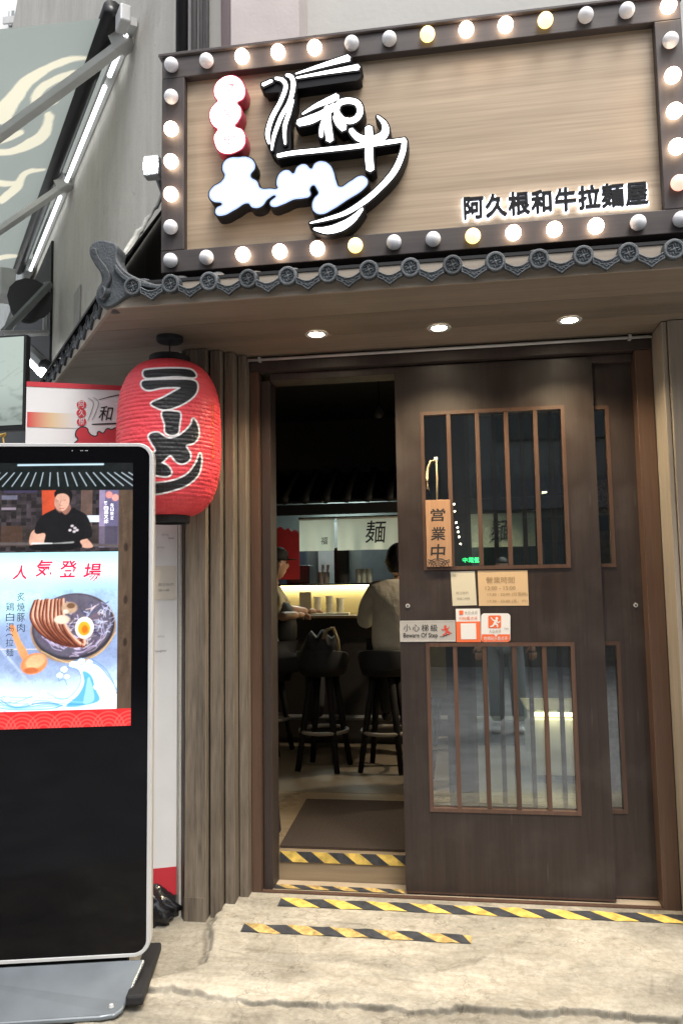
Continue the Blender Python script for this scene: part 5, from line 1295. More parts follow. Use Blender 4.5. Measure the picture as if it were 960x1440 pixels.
# things on the shelf and counter
def standing(name, prof, px, Yp, z, m, label, cat, n=20, group=None):
    c = at(px, 830, Yp); b = lathe(BM(), [(r, z + h) for r, h in prof], (c.x, Yp, 0), n)
    return meta(obj(name, b, m, origin=(c.x, Yp, z), smooth=False), label, cat, group)
M_cup = mat('milky_plastic_cup', (.62, .62, .52), .35, var=.05)
standing('canister', [(.062, .0), (.064, .02), (.064, .27), (.058, .29), (.03, .31), (.001, .312)], 481, 6.40, 1.506, M_blackm, 'tall black canister standing on the counter shelf', 'canister')
b = bx(at(405, 800, 6.4).x, 6.34, 1.506, at(437, 800, 6.4).x, 6.55, 1.66); meta(obj('coffee_machine', b, M_black, bevel=.01), 'squat black appliance on the left of the counter shelf', 'appliance')
for x, lab in ((452, 'glass utensil jar at the left of the tall canister'), (459, 'second utensil jar touching the canister side')):
    c = at(x, 815, 6.38)
    t = thing('utensil_jar', (c.x, 6.38, 1.506), lab, 'jar')
    obj('jar', lathe(BM(), [(.026, 1.507), (.026, 1.60), (.023, 1.60), (.022, 1.51)], (c.x, 6.38, 0), 16), mat('dull_glass', (.25, .26, .24), .15), t)
    obj('ladle', tube(BM(), [(c.x, 6.38, 1.52), (c.x + .015, 6.38, 1.66)], [.004, .012], 8), M_grey, t)
for k, x in enumerate((504, 511, 519)):
    c = at(x, 815, 6.38); meta(obj('drinking_glass', lathe(BM(), [(.022, 1.507), (.026, 1.62), (.024, 1.62), (.020, 1.51)], (c.x, 6.38, 0), 16), mat('pale_glassware', (.45, .50, .46), .1), origin=(c.x, 6.38, 1.507)), ('leftmost', 'middle', 'rightmost')[k] + ' of three upturned drinking glasses on the shelf beside the canister', 'glass', 'glasses on the counter shelf')
for k, (x, h) in enumerate(((446, .15), (463, .16), (478, .13))):
    c = at(x, 850, 6.2)
    t = thing('cup_stack', (c.x, 6.2, 1.259), ('left', 'middle', 'right')[k] + ' stack of milky plastic cups on the counter, before the lit panel', 'cups')
    for j in range(3):
        z = 1.262 + j * h / 3.4; obj('cup', lathe(BM(), [(.026, z), (.033, z + .05), (.031, z + .05), (.025, z + .003)], (c.x, 6.2, 0), 16), M_cup, t)
c = at(430, 850, 6.15); t = thing('card_stand', (c.x, 6.15, 1.259), 'upright cream menu card standing on the counter by the cups', 'card')
obj('card', bx(c.x - .05, 6.14, 1.262, c.x + .045, 6.146, 1.44), mat('grey_card', (.30, .30, .24), .6), t); obj('card_base', bx(c.x - .05, 6.12, 1.259, c.x + .05, 6.17, 1.266), M_black, t)
c = at(466, 862, 6.08); meta(obj('tray', bx(c.x - .17, 6.05, 1.2585, c.x + .14, 6.15, 1.275), M_cup, bevel=.004), 'flat pale tray of napkins at the counter front', 'tray')
c = at(403, 855, 6.1); meta(obj('water_glass', lathe(BM(), [(.025, 1.259), (.032, 1.37), (.029, 1.37), (.024, 1.263)], (c.x, 6.1, 0), 16), mat('pale_glassware2', (.45, .42, .30), .1), origin=(c.x, 6.1, 1.259)), 'water glass at the seated staff member\'s hand on the counter', 'glass')

# stools
def stool_parts(t, c, mseat, sh=.93):
    cx, cy = c
    prof = [(.08, sh - .05), (.13, sh - .045), (.150, sh - .02), (.152, sh + .02), (.135, sh + .035), (.001, sh + .038)]
    obj('seat', lathe(BM(), prof, (cx, cy, 0), 28), mseat, t, smooth=True)
    b = BM(); rows_ = []
    for k in range(21):
        a = R(172 + 196 * k / 20); f = abs(k - 10) / 10
        top_ = sh + .135 - .055 * f ** 3
        rows_.append([b.verts.new((cx + rr_ * math.cos(a), cy + rr_ * math.sin(a), z)) for rr_, z in ((.150, sh - .035), (.168, sh + .02), (.180, top_ - .01), (.176, top_), (.160, top_), (.156, top_ - .01), (.140, sh + .0))])
    for i in range(20):
        for j in range(7): b.faces.new((rows_[i][j], rows_[i + 1][j], rows_[i + 1][(j + 1) % 7], rows_[i][(j + 1) % 7]))
    b.faces.new(rows_[0]); b.faces.new(rows_[-1][::-1])
    obj('backrest', b, mseat, t, smooth=True)
    for k in range(4):
        a = R(35 + 90 * k); obj('leg', tube(BM(), [(cx + .09 * math.cos(a), cy + .09 * math.sin(a), sh - .045), (cx + .195 * math.cos(a), cy + .195 * math.sin(a), FZ)], [.026, .018], 10), M_leg, t, smooth=True)
    ring = [(cx + .160 * math.cos(q * math.pi / 12), cy + .160 * math.sin(q * math.pi / 12), .52) for q in range(25)]
    obj('foot_ring', tube(BM(), ring, .013, 8, False), mat('brass_ring', (.24, .21, .17), .6, metal=.0), t, smooth=True)
M_seat = mat('black_leatherette', (.022, .023, .026), .6, spec=.3)
M_leg = mat('black_stool_wood', (.011, .010, .010), .75, spec=.2)
M_seato = mat('olive_leatherette', (.21, .165, .07), .5, var=.15)
s1 = at(454, 930, 5.3); s2 = at(540, 930, 5.3); s3 = at(628, 930, 5.3)
protos = []
t = thing('bar_stool', (s1.x, 5.3, FZ), 'black bar stool with a bag on it at the left of the doorway', 'bar stool', 'bar stools in front of the counter'); stool_parts(t, (s1.x, 5.3), M_seat); proto = t
def copy_tree(o, loc, label):
    r = o.copy(); COL.objects.link(r); r.location = loc; r['label'] = label
    for ch in o.children:
        c_ = ch.copy(); COL.objects.link(c_); c_.parent = r; c_.matrix_parent_inverse = ch.matrix_parent_inverse
        for gch in ch.children:
            d_ = gch.copy(); COL.objects.link(d_); d_.parent = c_
    return r
copy_tree(proto, (s2.x, 5.3, FZ), 'black bar stool under the customer in the pale shirt')
t = thing('bar_stool', (s3.x, 4.9, FZ), 'olive yellow upholstered bar stool seen through the lower barred window', 'bar stool'); stool_parts(t, (s3.x, 4.9), M_seato, sh=.86)
obj('back_cushion', lathe(BM(), [(.001, .90), (.15, .92), (.165, 1.0), (.155, 1.18), (.12, 1.225), (.001, 1.23)], (s3.x - .02, 4.93, 0), 24), M_seato, t, smooth=True)
# bag on the first stool
b = BM(); bmesh.ops.create_icosphere(b, subdivisions=3, radius=1)
for v in b.verts: v.co = Vector((v.co.x * .13 + s1.x, v.co.y * .08 + 5.2, v.co.z * .10 + 1.08 + .03 * math.sin(v.co.x * 9)))
t = thing('handbag', (s1.x, 5.2, .98), 'black handbag with pale handle slung over the first stool back', 'bag'); obj('bag_body', b, M_seat, t, smooth=True)
obj('handle', tube(BM(), [(s1.x + .02, 5.14, 1.12), (s1.x + .06, 5.14, 1.20), (s1.x + .10, 5.14, 1.21), (s1.x + .13, 5.14, 1.13), (s1.x + .135, 5.14, 1.06)], .012, 8), mat('tan_strap', (.30, .24, .13), .5), t, smooth=True)
# black folded stand by the left jamb
t = thing('folded_stand', (-1.0, 3.95, FZ), 'black folded stand and fabric leaning inside the left jamb', 'stand')
xA = at(386, 1000, 3.9).x
bb = BM()
for k, (y0, y1, zt2, dx_) in enumerate(((3.72, 3.80, 1.28, .0), (3.78, 3.90, .95, .012), (3.86, 3.95, .62, .02))):
    obox(bb, (xA - .14, y0, FZ), (.14 + dx_, 0, 0), (0, y1 - y0, 0), (-.03, 0, zt2 - FZ))
obj('panel', bb, M_blackm, t, bevel=.01)
obj('leg', tube(BM(), [(xA - .02, 3.75, FZ), (xA - .05, 3.78, 1.1)], .012, 8), M_black, t)
# lit white cabinet seen through the lower right panes
c0, c1_ = at(745, 1030, 5.0), at(812, 1120, 5.0)
t = thing('white_cabinet', ((c0.x + .25), 5.1, FZ), 'low white cabinet with a warm lit top seen through the right panes', 'cabinet')
cxa = c0.x
obj('cabinet_body', bx(cxa, 5.0, FZ + .05, cxa + .95, 5.45, .655), mat('cabinet_white', (.70, .68, .62), .4), t, bevel=.004)
obj('top', bx(cxa - .02, 4.98, .70, cxa + .97, 5.47, .715), mat('cabinet_top', (.55, .48, .34), .4), t)
obj('light_strip', bx(cxa + .01, 5.02, .668, cxa + .93, 5.04, .698), glow('cabinet_strip', (1, .80, .42), 5), t)
obj('plinth', bx(cxa + .03, 5.03, FZ, cxa + .92, 5.42, FZ + .049), M_black, t)
l = bpy.data.lights.new('cabinet_light', 'AREA'); l.shape = 'RECTANGLE'; l.size = .9; l.size_y = .03; l.energy = 1.5; l.color = (1, .8, .5)
o = bpy.data.objects.new('cabinet_light', l); COL.objects.link(o); o.parent = t; o.location = Vector((cxa + .47, 4.97, .69)) - t.location; o.rotation_euler = (R(-20), 0, 0)
# lone warm spot seen behind the panes
c = at(765, 693, 5.4)
tt_ = thing('spot_lamp', tuple(c), 'lone tiny warm ceiling spot behind the fifth upper pane', 'lamp')
obj('lamp', lathe(BM(), [(.001, c.z), (.016, c.z), (.016, c.z + .008)], (c.x, c.y, 0), 12), glow('spot_glow', (1, .82, .5), 5), tt_); obj('lamp_cap', lathe(BM(), [(.022, c.z + .009), (.022, c.z + .03)], (c.x, c.y, 0), 12), M_black, tt_)
l = bpy.data.lights.new('ceiling_spot', 'SPOT'); l.energy = 45; l.color = (1, .82, .58); l.spot_size = R(150); l.spot_blend = 1; l.shadow_soft_size = .03
o = bpy.data.objects.new('ceiling_spot', l); COL.objects.link(o); o.parent = tt_; o.location = (0, 0, -.01); o.rotation_euler = (0, R(40), 0)
c = at(533, 580, 5.2)
t = thing('pendant_bulb', (c.x, 5.2, c.z), 'unlit clear pendant bulb hanging high in the dark doorway', 'pendant lamp')
obj('bulb', lathe(BM(), [(.001, c.z - .04), (.03, c.z - .03), (.038, c.z), (.02, c.z + .035), (.014, c.z + .05)], (c.x, 5.2, 0), 20), mat('dark_glass', (.05, .05, .05), .05), t, smooth=True)
obj('cord', tube(BM(), [(c.x, 5.2, c.z + .05), (c.x, 5.2, 2.9)], .004, 6), M_black, t)
# shelving/pattern seen through the sliver of the rear door
c0, c1_ = at(848, 745, 4.4), at(905, 800, 4.4)
t = thing('wall_shelf', (c0.x + .15, 4.45, FZ), 'tan curtained shelf unit behind the narrow right window strip', 'shelf')
obj('curtain', bx(c0.x - .05, 4.42, FZ, c0.x + .5, 4.44, c1_.z + .21), mat('tan_curtain', (.30, .23, .13), .8, var=.2, scale=40), t)
obj('basket', bx(c0.x - .05, 4.38, at(850, 700, 4.4).z - .09, c0.x + .5, 4.415, at(850, 675, 4.4).z), mat('wicker', (.36, .31, .17), .8, var=.6, scale=90, bump=.8), t)

# =================================================================== PEOPLE
def body(name, joints, m, parent, sub=2):
    """joints: list of (pos, radius, parent index) -> one smooth skinned surface"""
    me = bpy.data.meshes.new(name); me.from_pydata([j[0] for j in joints], [(j[2], i) for i, j in enumerate(joints) if j[2] is not None], [])
    o = bpy.data.objects.new(name + '_rig', me); COL.objects.link(o)
    md = o.modifiers.new('skin', 'SKIN'); md.use_smooth_shade = True
    for i, j in enumerate(joints):
        r = j[1] if isinstance(j[1], tuple) else (j[1], j[1]); me.skin_vertices[0].data[i].radius = r; me.skin_vertices[0].data[i].use_root = (i == 0)
    s = o.modifiers.new('sub', 'SUBSURF'); s.levels = s.render_levels = sub
    dg = bpy.context.evaluated_depsgraph_get(); dg.update()
    out = bpy.data.meshes.new_from_object(o.evaluated_get(dg)); bpy.data.objects.remove(o)
    out.name = name; out.materials.clear(); out.materials.append(m); out.polygons.foreach_set('use_smooth', [True] * len(out.polygons))
    base = world_loc(parent); out.transform(Matrix.Translation(-base)); return link_mesh(name, out, parent, base)
M_skin = mat('skin', (.50, .30, .21), .5, var=.06); M_hair = mat('black_hair', (.012, .010, .010), .5, bump=.6, bscale=150)
def head(parent, c, r=.095, yaw=0, mhair=M_hair, cap=None):
    """egg-shaped head with nose, brow, mouth, ears; YAW turns it from facing +Y"""
    c = Vector(c); f = Vector((math.sin(yaw), math.cos(yaw), 0)); s = Vector((f.y, -f.x, 0))
    b = BM(); bmesh.ops.create_uvsphere(b, u_segments=32, v_segments=24, radius=1)
    for v in b.verts:
        x, y, z = v.co
        sx = .80 - (.16 * max(-z, 0)); fy = .93
        px_, py_, pz_ = x * sx, y * fy, z * 1.18
        if y > .6: py_ -= .06 * (1 - abs(z))
        d_ = math.hypot(x, z + .10)
        if y > 0: py_ += .28 * math.exp(-(x * x * 60 + (z + .10) ** 2 * 22)) ; py_ += .09 * math.exp(-(x * x * 14 + (z + .52) ** 2 * 90)); py_ -= .07 * math.exp(-((abs(x) - .32) ** 2 * 60 + (z - .10) ** 2 * 60)); py_ += .08 * math.exp(-(x * x * 3 + (z + .90) ** 2 * 18))
        v.co = c + s * (px_ * r) + f * (py_ * r) + Vector((0, 0, pz_ * r))
    for sg in (-1, 1):
        e = BM(); bmesh.ops.create_uvsphere(b, u_segments=10, v_segments=8, radius=.22 * r, matrix=Matrix.Translation(c + s * (sg * .80 * r) + Vector((0, 0, -.08 * r)))); e.free()
    h = obj('head', b, M_skin, parent, smooth=True)
    for sg in (-1, 1):
        eb = BM(); bmesh.ops.create_uvsphere(eb, u_segments=8, v_segments=6, radius=.085 * r, matrix=Matrix.Translation(c + s * (sg * .32 * r) + f * (.80 * r) + Vector((0, 0, .10 * r)))); obj('eye', eb, M_ink, h, smooth=True)
    hb = BM(); bmesh.ops.create_uvsphere(hb, u_segments=32, v_segments=24, radius=1)
    kill = []
    for v in hb.verts:
        x, y, z = v.co
        if (y > .35 and z < .42) or z < -.72 or (y > .05 and z < -.1): kill.append(v)
        v.co = c + s * (x * .90 * r) + f * ((y * 1.0 - .05) * r) + Vector((0, 0, (z * 1.25 + .04) * r)) * 1
    bmesh.ops.delete(hb, geom=kill, context='VERTS')
    o = obj('hair', hb, mhair, parent, smooth=True); sm_ = o.modifiers.new('t', 'SOLIDIFY'); sm_.thickness = .01
    if cap:
        cb = BM(); lathe(cb, [(r * .96, c.z + .28 * r), (r * 1.02, c.z + .5 * r), (r * .98, c.z + .95 * r), (r * .6, c.z + 1.32 * r), (.001, c.z + 1.40 * r)], (c.x, c.y, 0), 24)
        bp1 = c + f * r * .8 + Vector((0, 0, .32 * r)); obox(cb, bp1 - s * r * .6, s * r * 1.2, f * r * .75, (0, 0, .008)); obj('cap', cb, cap, parent, smooth=True)
def hand(parent, p, d, n_=Vector((0, 0, 1)), m=None):
    """palm with four curled fingers and a thumb, from wrist P along D"""
    d = Vector(d).normalized(); s = d.cross(n_).normalized(); n_ = s.cross(d)
    J = [(p, .020, None), (p + d * .035, .026, 0), (p + d * .075, (.038, .016), 1)]
    J = [(tuple(a), b, c) for a, b, c in J]; palm = body('palm', J, m or M_skin, parent, 1)
    for k, (off, L) in enumerate(((-.030, .068), (-.010, .078), (.010, .074), (.029, .058))):
        b0 = p + d * .085 + s * off
        q = [b0, b0 + d * L * .45 - n_ * .006, b0 + d * L * .75 - n_ * .022, b0 + d * L * .85 - n_ * .042]
        obj('finger', tube(BM(), q, [.0095, .009, .008, .006], 8), m or M_skin, palm, smooth=True)
    b0 = p + d * .035 - s * .026
    obj('thumb', tube(BM(), [b0, b0 - s * .025 + d * .022 - n_ * .008, b0 - s * .030 + d * .05 - n_ * .018], [.012, .010, .007], 8), m or M_skin, palm, smooth=True)
# customer in a pale shirt, seated on the second stool, back to us
X, Y_ = s2.x, 5.30
t = thing('person', (X, Y_, FZ), 'customer with black hair in pale baggy shirt seated with back to the door', 'person')
M_shirt = mat('pale_beige_shirt', (.78, .72, .60), .85, var=.08, scale=12, bump=1.0, bscale=11); M_trou = mat('dark_trousers', (.03, .03, .035), .8)
X += .10
body('shirt', [((X, Y_ + .02, .98), (.20, .15), None), ((X, Y_ + .04, 1.12), (.205, .15), 0), ((X, Y_ + .07, 1.30), (.20, .135), 1), ((X, Y_ + .11, 1.44), (.165, .11), 2), ((X, Y_ + .13, 1.51), (.075, .07), 3),
               ((X - .16, Y_ + .12, 1.45), (.075, .075), 3), ((X - .23, Y_ + .16, 1.32), (.068, .068), 5), ((X - .26, Y_ + .26, 1.20), (.062, .062), 6),
               ((X + .16, Y_ + .12, 1.45), (.075, .075), 3), ((X + .23, Y_ + .16, 1.32), (.068, .068), 8), ((X + .26, Y_ + .26, 1.20), (.062, .062), 9)], M_shirt, t)
body('trousers', [((X, Y_ + .02, 1.0), (.17, .13), None), ((X - .10, Y_ + .16, 1.0), (.09, .085), 0), ((X - .13, Y_ + .42, .98), (.07, .07), 1), ((X - .13, Y_ + .40, .56), (.05, .05), 2),
                  ((X + .10, Y_ + .16, 1.0), (.09, .085), 0), ((X + .13, Y_ + .42, .98), (.07, .07), 4), ((X + .13, Y_ + .40, .56), (.05, .05), 5)], M_trou, t)
for sg in (-1, 1):
    body('shoe', [((X + sg * .13, Y_ + .37, .55), .045, None), ((X + sg * .13, Y_ + .52, .535), (.04, .032), 0)], M_black, t, 1)
    w_ = Vector((X + sg * .22, Y_ + .52, 1.29)); body('forearm', [((X + sg * .26, Y_ + .27, 1.20), .05, None), (tuple(w_), .028, 0)], M_skin, t, 1)
    hand(t, w_, (-sg * .2, 1, 0))
body('neck', [((X, Y_ + .13, 1.47), .055, None), ((X, Y_ + .14, 1.57), .052, 0)], M_skin, t, 1)
head(t, (X, Y_ + .15, 1.655), .098, yaw=.15)
# staff member in a cap on the left, facing right
pS = at(392, 800, 5.75); X, Y_ = pS.x - .055, 5.75
t = thing('person', (X, Y_, FZ), 'seated person in black cap and beige short sleeved shirt facing right at the left end', 'person')
fX = Vector((.75, .66, 0))
body('shirt', [((X - .04, Y_, .98), (.15, .17), None), ((X - .04, Y_, 1.16), (.15, .17), 0), ((X - .03, Y_, 1.34), (.135, .165), 1), ((X - .01, Y_, 1.45), (.09, .12), 2), ((X, Y_, 1.50), .06, 3),
               ((X + .02, Y_ - .15, 1.43), .070, 3), ((X + .08, Y_ - .19, 1.32), .062, 5), ((X - .02, Y_ + .16, 1.43), .070, 3), ((X + .06, Y_ + .2, 1.33), .062, 7)], mat('beige_polo', (.42, .36, .25), .85, var=.06), t)
body('apron', [((X + .05, Y_, 1.02), (.12, .16), None), ((X + .06, Y_, 1.2), (.115, .15), 0), ((X + .05, Y_, 1.4), (.09, .12), 1)], M_blackm, t, 1)
body('trousers', [((X - .04, Y_, .98), (.14, .16), None), ((X + .10, Y_ - .09, .93), .085, 0), ((X + .32, Y_ - .08, .93), .07, 1), ((X + .32, Y_ - .08, .50), .05, 2), ((X + .10, Y_ + .09, .93), .085, 0), ((X + .32, Y_ + .10, .93), .07, 4), ((X + .32, Y_ + .10, .50), .05, 5)], M_trou, t)
wr = Vector((X + .20, Y_ + .10 - .1, 1.275)); body('forearm', [((X + .10, Y_ - .20, 1.27), .042, None), (tuple(wr), .027, 0)], M_skin, t, 1); hand(t, wr, (.3, 1, .0))
wr = Vector((X + .12, Y_ + .24, 1.29)); body('forearm', [((X + .07, Y_ + .2, 1.31), .042, None), (tuple(wr + Vector((.1, .05, 0))), .027, 0)], M_skin, t, 1); hand(t, wr + Vector((.1, .05, 0)), (.6, .6, 0))
body('neck', [((X, Y_, 1.47), .055, None), ((X + .02, Y_, 1.57), .05, 0)], M_skin, t, 1)
head(t, (X + .03, Y_, 1.655), .096, yaw=1.0, cap=M_blackm)
t = copy_tree(proto, (X - .04, Y_, FZ), 'black bar stool under the seated person in the cap')

# =================================================================== NEIGHBOUR AT THE LEFT: awning, monitor, brackets
AZ = 4.70; A0 = WP + WN * .06; 
def onwall(x, y, off=.06): return onplane(x, y, tuple(WP + WN * off), WN)
pa0 = onwall(178, -25); pa1 = onwall(38, 372)
zA = (onwall(160, 70).z + onwall(60, 320).z) / 2
# fabric plane: through the wall line and the ray of its near lower edge
P0 = Vector((pa0.x, pa0.y, zA)); dirn = ray(0, 42)
best = None
for L in [k * .02 for k in range(20, 150)]:
    Q_ = P0 + WN * L
    # point on the ray at the same horizontal position
    d = Vector((dirn.x, dirn.y, 0)); e = Vector((Q_.x, Q_.y, 0)); s_ = e.dot(d) / d.dot(d); miss = (e - d * s_).length
    if best is None or miss < best[0]: best = (miss, L, 1.5 + dirn.z * s_)
LA, zo = best[1], best[2]
slope = (zo - zA) / LA
t = thing('awning', (P0.x, P0.y, zA), 'grey green shop awning with cream brush strokes and an LED strip along the wall', 'awning')
AN = (WN + Vector((0, 0, slope))).normalized().cross(WD).normalized()
if AN.z > 0: AN = -AN
LO = 1.9
M_fab = mat('grey_green_canvas', (.25, .295, .275), .8, var=.05, scale=3, bump=.1, bscale=200)
b = BM(); lenA = (Vector((pa1.x, pa1.y, 0)) - Vector((pa0.x, pa0.y, 0))).length
W0 = P0 + WD * 0; W1 = P0 + WD * lenA; od = WN * LO + Vector((0, 0, slope * LO))
ex_ = WD; ey_ = (WN + Vector((0, 0, slope))).normalized(); za_ = 3.0
def aw(x, y, off): return onplane(x, y, tuple(P0 + AN * off), AN)
Lc, Wc = lenA, od.length
ca, cb = np.meshgrid(np.linspace(0, Lc, 330), np.linspace(0, Wc, 190))
pw = Paint(ca, cb, (.30, .335, .315)); pw.C = pw.C * (1 + .10 * (fbm(ca * 2, cb * 2, 4, 71) - .45))[..., None]
for s_ in (S([(380, 245), (300, 250), (200, 290), (110, 350), (50, 430), (0, 500)], [5, 12, 16, 26, 34, 44]), S([(320, 300), (250, 330), (180, 370), (150, 420), (170, 450), (240, 430)], [5, 14, 18, 20, 12, 6]),
           S([(210, 480), (190, 560), (120, 610), (40, 640), (-60, 640)], [20, 24, 22, 14, 10]), S([(100, 555), (40, 580), (-50, 610)], [10, 14, 14]), S([(190, 715), (110, 730), (70, 790), (0, 850)], [3, 12, 20, 14]),
           S([(-60, 760), (20, 775), (80, 770)], [10, 14, 6]), S([(90, 1080), (30, 1082), (-40, 1100)], [4, 10, 10])):
    q = []
    for x, y in s_:
        p = aw(x / za_, y / za_, 0) - P0; q.append((p.dot(ex_), p.dot(ey_)))
    pw.mix(np.clip(.5 - (sdf(ca, cb, q) + .02 * (fbm(ca * 14, cb * 14, 3, 72) - .45)) / .012, 0, 1), (.74, .71, .56))
Pc = np.zeros(ca.shape + (3,))
for a_ in range(3): Pc[..., a_] = P0[a_] + ex_[a_] * ca + ey_[a_] * cb
mc = vcol('printed_canvas', 0, .8); n_ = mc.node_tree; pb_ = n_.nodes['Principled BSDF']; tl_ = n_.nodes.new('ShaderNodeBsdfTranslucent'); at_ = [x for x in n_.nodes if x.type == 'VERTEX_COLOR'][0]
n_.links.new(at_.outputs[0], tl_.inputs[0]); mx_ = n_.nodes.new('ShaderNodeMixShader'); mx_.inputs[0].default_value = .62
n_.links.new(pb_.outputs[0], mx_.inputs[1]); n_.links.new(tl_.outputs[0], mx_.inputs[2]); n_.links.new(mx_.outputs[0], n_.nodes['Material Output'].inputs[0])
grid_mesh('canvas', Pc, pw.C, mc, t)
b.free()
# roller tube, wall rail and LED tube
def along(a, b_, off_n, off_z): return P0 + WD * (lenA * a) + WN * off_n + Vector((0, 0, off_z)), P0 + WD * (lenA * b_) + WN * off_n + Vector((0, 0, off_z))
obj('roller_tube', tube(BM(), along(-.02, .98, .09, -.05), .055, 14), M_black, t, smooth=True)
obj('wall_rail', obox(BM(), P0 + WD * -.05 + WN * -.05 + Vector((0, 0, -.08)), WD * lenA, WN * .05, (0, 0, .05)), M_lightgrey, t)
for a_, b_ in ((.0, .10), (.13, .46), (.52, .98)):
    obj('led_tube', tube(BM(), along(a_, b_, .0, -.115), .015, 10), glow('led_white', (.92, .97, 1), 1.3), t, smooth=True)
M_arm = mat('pale_grey_arm', (.74, .74, .72), .45, metal=.2, var=.06)
def arm(x0, y0, x1, y1, wd):
    a = aw(x0, y0, .09); c_ = aw(x1, y1, .16); dv = (a - c_); sd_ = dv.cross(AN).normalized()
    obj('arm', obox(BM(), c_ - sd_ * wd / 2 - AN * .0, dv, sd_ * wd, AN * .04), M_arm, t, bevel=.005)
    obj('arm_bracket', obox(BM(), a - sd_ * wd * .8 - AN * .05, dv.normalized() * .10, sd_ * wd * 1.6, AN * .1), M_silver, t, bevel=.01)
arm(163, 64, -40, 214, .085); arm(84, 262, -30, 340, .085)
for x, y in ((182, 28), (83, 238), (30, 372)):
    p = onwall(x, y, .08); obj('mounting_bracket', obox(BM(), p - WD * .05 - Vector((0, 0, .05)), WD * .12, WN * .06, (0, 0, .10)), M_silver, t, bevel=.01)

# far pale tower block in the upper left corner
t = thing('tower_block', (-22, 34, 0), 'pale high rise with a balcony window far off in the top left corner', 'building')
pT = at(36, 20, 34)
obj('wall', bx(pT.x - 14, 34, 0, pT.x + .6, 44, pT.z + 12), mat('far_white_wall', (.75, .75, .74), .8, var=.02), t)
for (x0, y0, x1, y1) in ((13, 15, 34, 36),):
    X0, Z0, X1, Z1 = rect(x0, y0, x1, y1, 33.97); fr = obj('window', bx(X0, 33.93, Z0, X1, 33.995, Z1), mat('far_window', (.25, .29, .30), .2), t)
    for k in range(3): xk = X0 + (X1 - X0) * (k + .5) / 3; obj('frame', bx(xk - .04, 33.86, Z0, xk + .04, 33.92, Z1), M_white, fr)
    obj('balcony_rail', bx(X0 - .1, 33.6, Z0 - .1, X1 + .1, 33.7, Z0 + .25), M_lightgrey, t)

# monitor
YM = 3.25
X0, Z0, X1, Z1 = rect(-90, 474, 36, 607, YM)
t = thing('wall_monitor', ((X0 + X1) / 2, YM, Z0), 'black framed monitor with a pale grey picture above the kiosk at the left edge', 'monitor')
obj('case', bx(X0, YM, Z0, X1, YM + .04, Z1), M_black, t, bevel=.004)
X0m, Z0m, X1m, Z1m = rect(-84, 477, 33, 600, YM)
rows, cols = 90, 90; uu, vv = np.meshgrid(np.linspace(X0m, X1m, cols), np.linspace(Z0m, Z1m, rows))
g_ = .62 - .25 * np.clip((Z1m - vv) / (Z1m - Z0m) - .55, 0, 1) - .25 * np.clip(fbm(uu * 22, vv * 40, 4, 61) - .5, 0, 1) * np.clip((Z1m - vv) / (Z1m - Z0m), 0, 1) * 2
Cm = lin(np.stack([g_ * .95, g_ * 1.02, g_ * .98], -1)); pm = Paint(uu, vv, (0, 0, 0)); pm.C = Cm
rg = np.random.RandomState(3)
for k in range(16):
    x0 = rg.uniform(X0m, X1m); z0 = rg.uniform(Z0m + .1, Z1m - .1)
    pm.line([(x0, z0), (x0 + rg.uniform(-.06, .06), z0 + rg.uniform(-.02, .04)), (x0 + rg.uniform(-.12, .12), z0 + rg.uniform(-.02, .06))], .002, lin((.48, .52, .50)), .002, .7)
grid_mesh('picture', np.stack([uu, np.full(uu.shape, YM - .002), vv], -1), pm.C, vcol('monitor_picture', .9, .1), t, smooth=False)
obj('wall_arm', tube(BM(), [((X0 + X1) / 2, YM + .04, (Z0 + Z1) / 2), ((X0 + X1) / 2 - .1, YM + .9, (Z0 + Z1) / 2)], .03, 8), M_black, t)
# gold trinket below the monitor
c = at(4, 615, 3.1)
t = thing('gold_ornament', (c.x, 3.1, c.z - .02), 'tiny gold trinket just above the kiosk at the left edge', 'ornament')
obj('stem', tube(BM(), [at(6, 624, 3.1), at(5, 616, 3.1), at(9, 610, 3.1)], .004, 6), mat('gold', (.7, .45, .12), .3, metal=.8), t)
obj('leaf', tube(BM(), [at(-4, 616, 3.1), at(2, 612, 3.1), at(9, 609, 3.1)], [.002, .007, .002], 6), mat('gold', (.7, .45, .12), .3, metal=.8), t)
# dark shop front and clutter on the neighbour's wall
def wq(name, px, off, th, m, parent=None, zone=None):
    x0, y0, x1, y1 = px; a = onwall(x0, (y0 + y1) / 2, off); b_ = onwall(x1, (y0 + y1) / 2, off); za, zb_ = onwall((x0 + x1) / 2, y1, off).z, onwall((x0 + x1) / 2, y0, off).z
    u = Vector((a.x - b_.x, a.y - b_.y, 0))
    return obj(name, obox(BM(), (b_.x, b_.y, za), u, -WN * th, (0, 0, zb_ - za)), m, parent)
t = thing('neighbour_shopfront', tuple(onwall(30, 700, .1)), 'dark recessed shopfront of the neighbour behind the monitor', 'shopfront')
wq('dark_panel', (-60, 500, 66, 900), .02, .03, M_blackm, t)
wq('dark_panel', (-60, 395, 64, 470), .03, .02, mat('murky_grey', (.08, .085, .085), .7), t)
wq('hanging_cover', (-40, 380, 36, 480), .10, .06, mat('pale_box_panel', (.42, .44, .42), .7), t)
p = onwall(20, 404, .30); t = thing('junction_box', tuple(p), 'pale grey electrical box under the far end of the awning', 'electrical box')
obj('box', obox(BM(), p - WD * .12 - Vector((0, 0, .12)), WD * .24, WN * .12, (0, 0, .24)), mat('junction_grey', (.55, .56, .54), .5), t, bevel=.01)
obj('cable', tube(BM(), [p - Vector((0, 0, .12)), p - Vector((0, 0, .3)) + WD * .05, p - Vector((0, 0, .5)) - WD * .05, p - Vector((0, 0, .62))], .008, 6), M_lightgrey, t)
t = thing('wall_bracket', tuple(onwall(40, 440, .3)), 'dark diagonal steel bracket with a shelf under the awning', 'bracket')
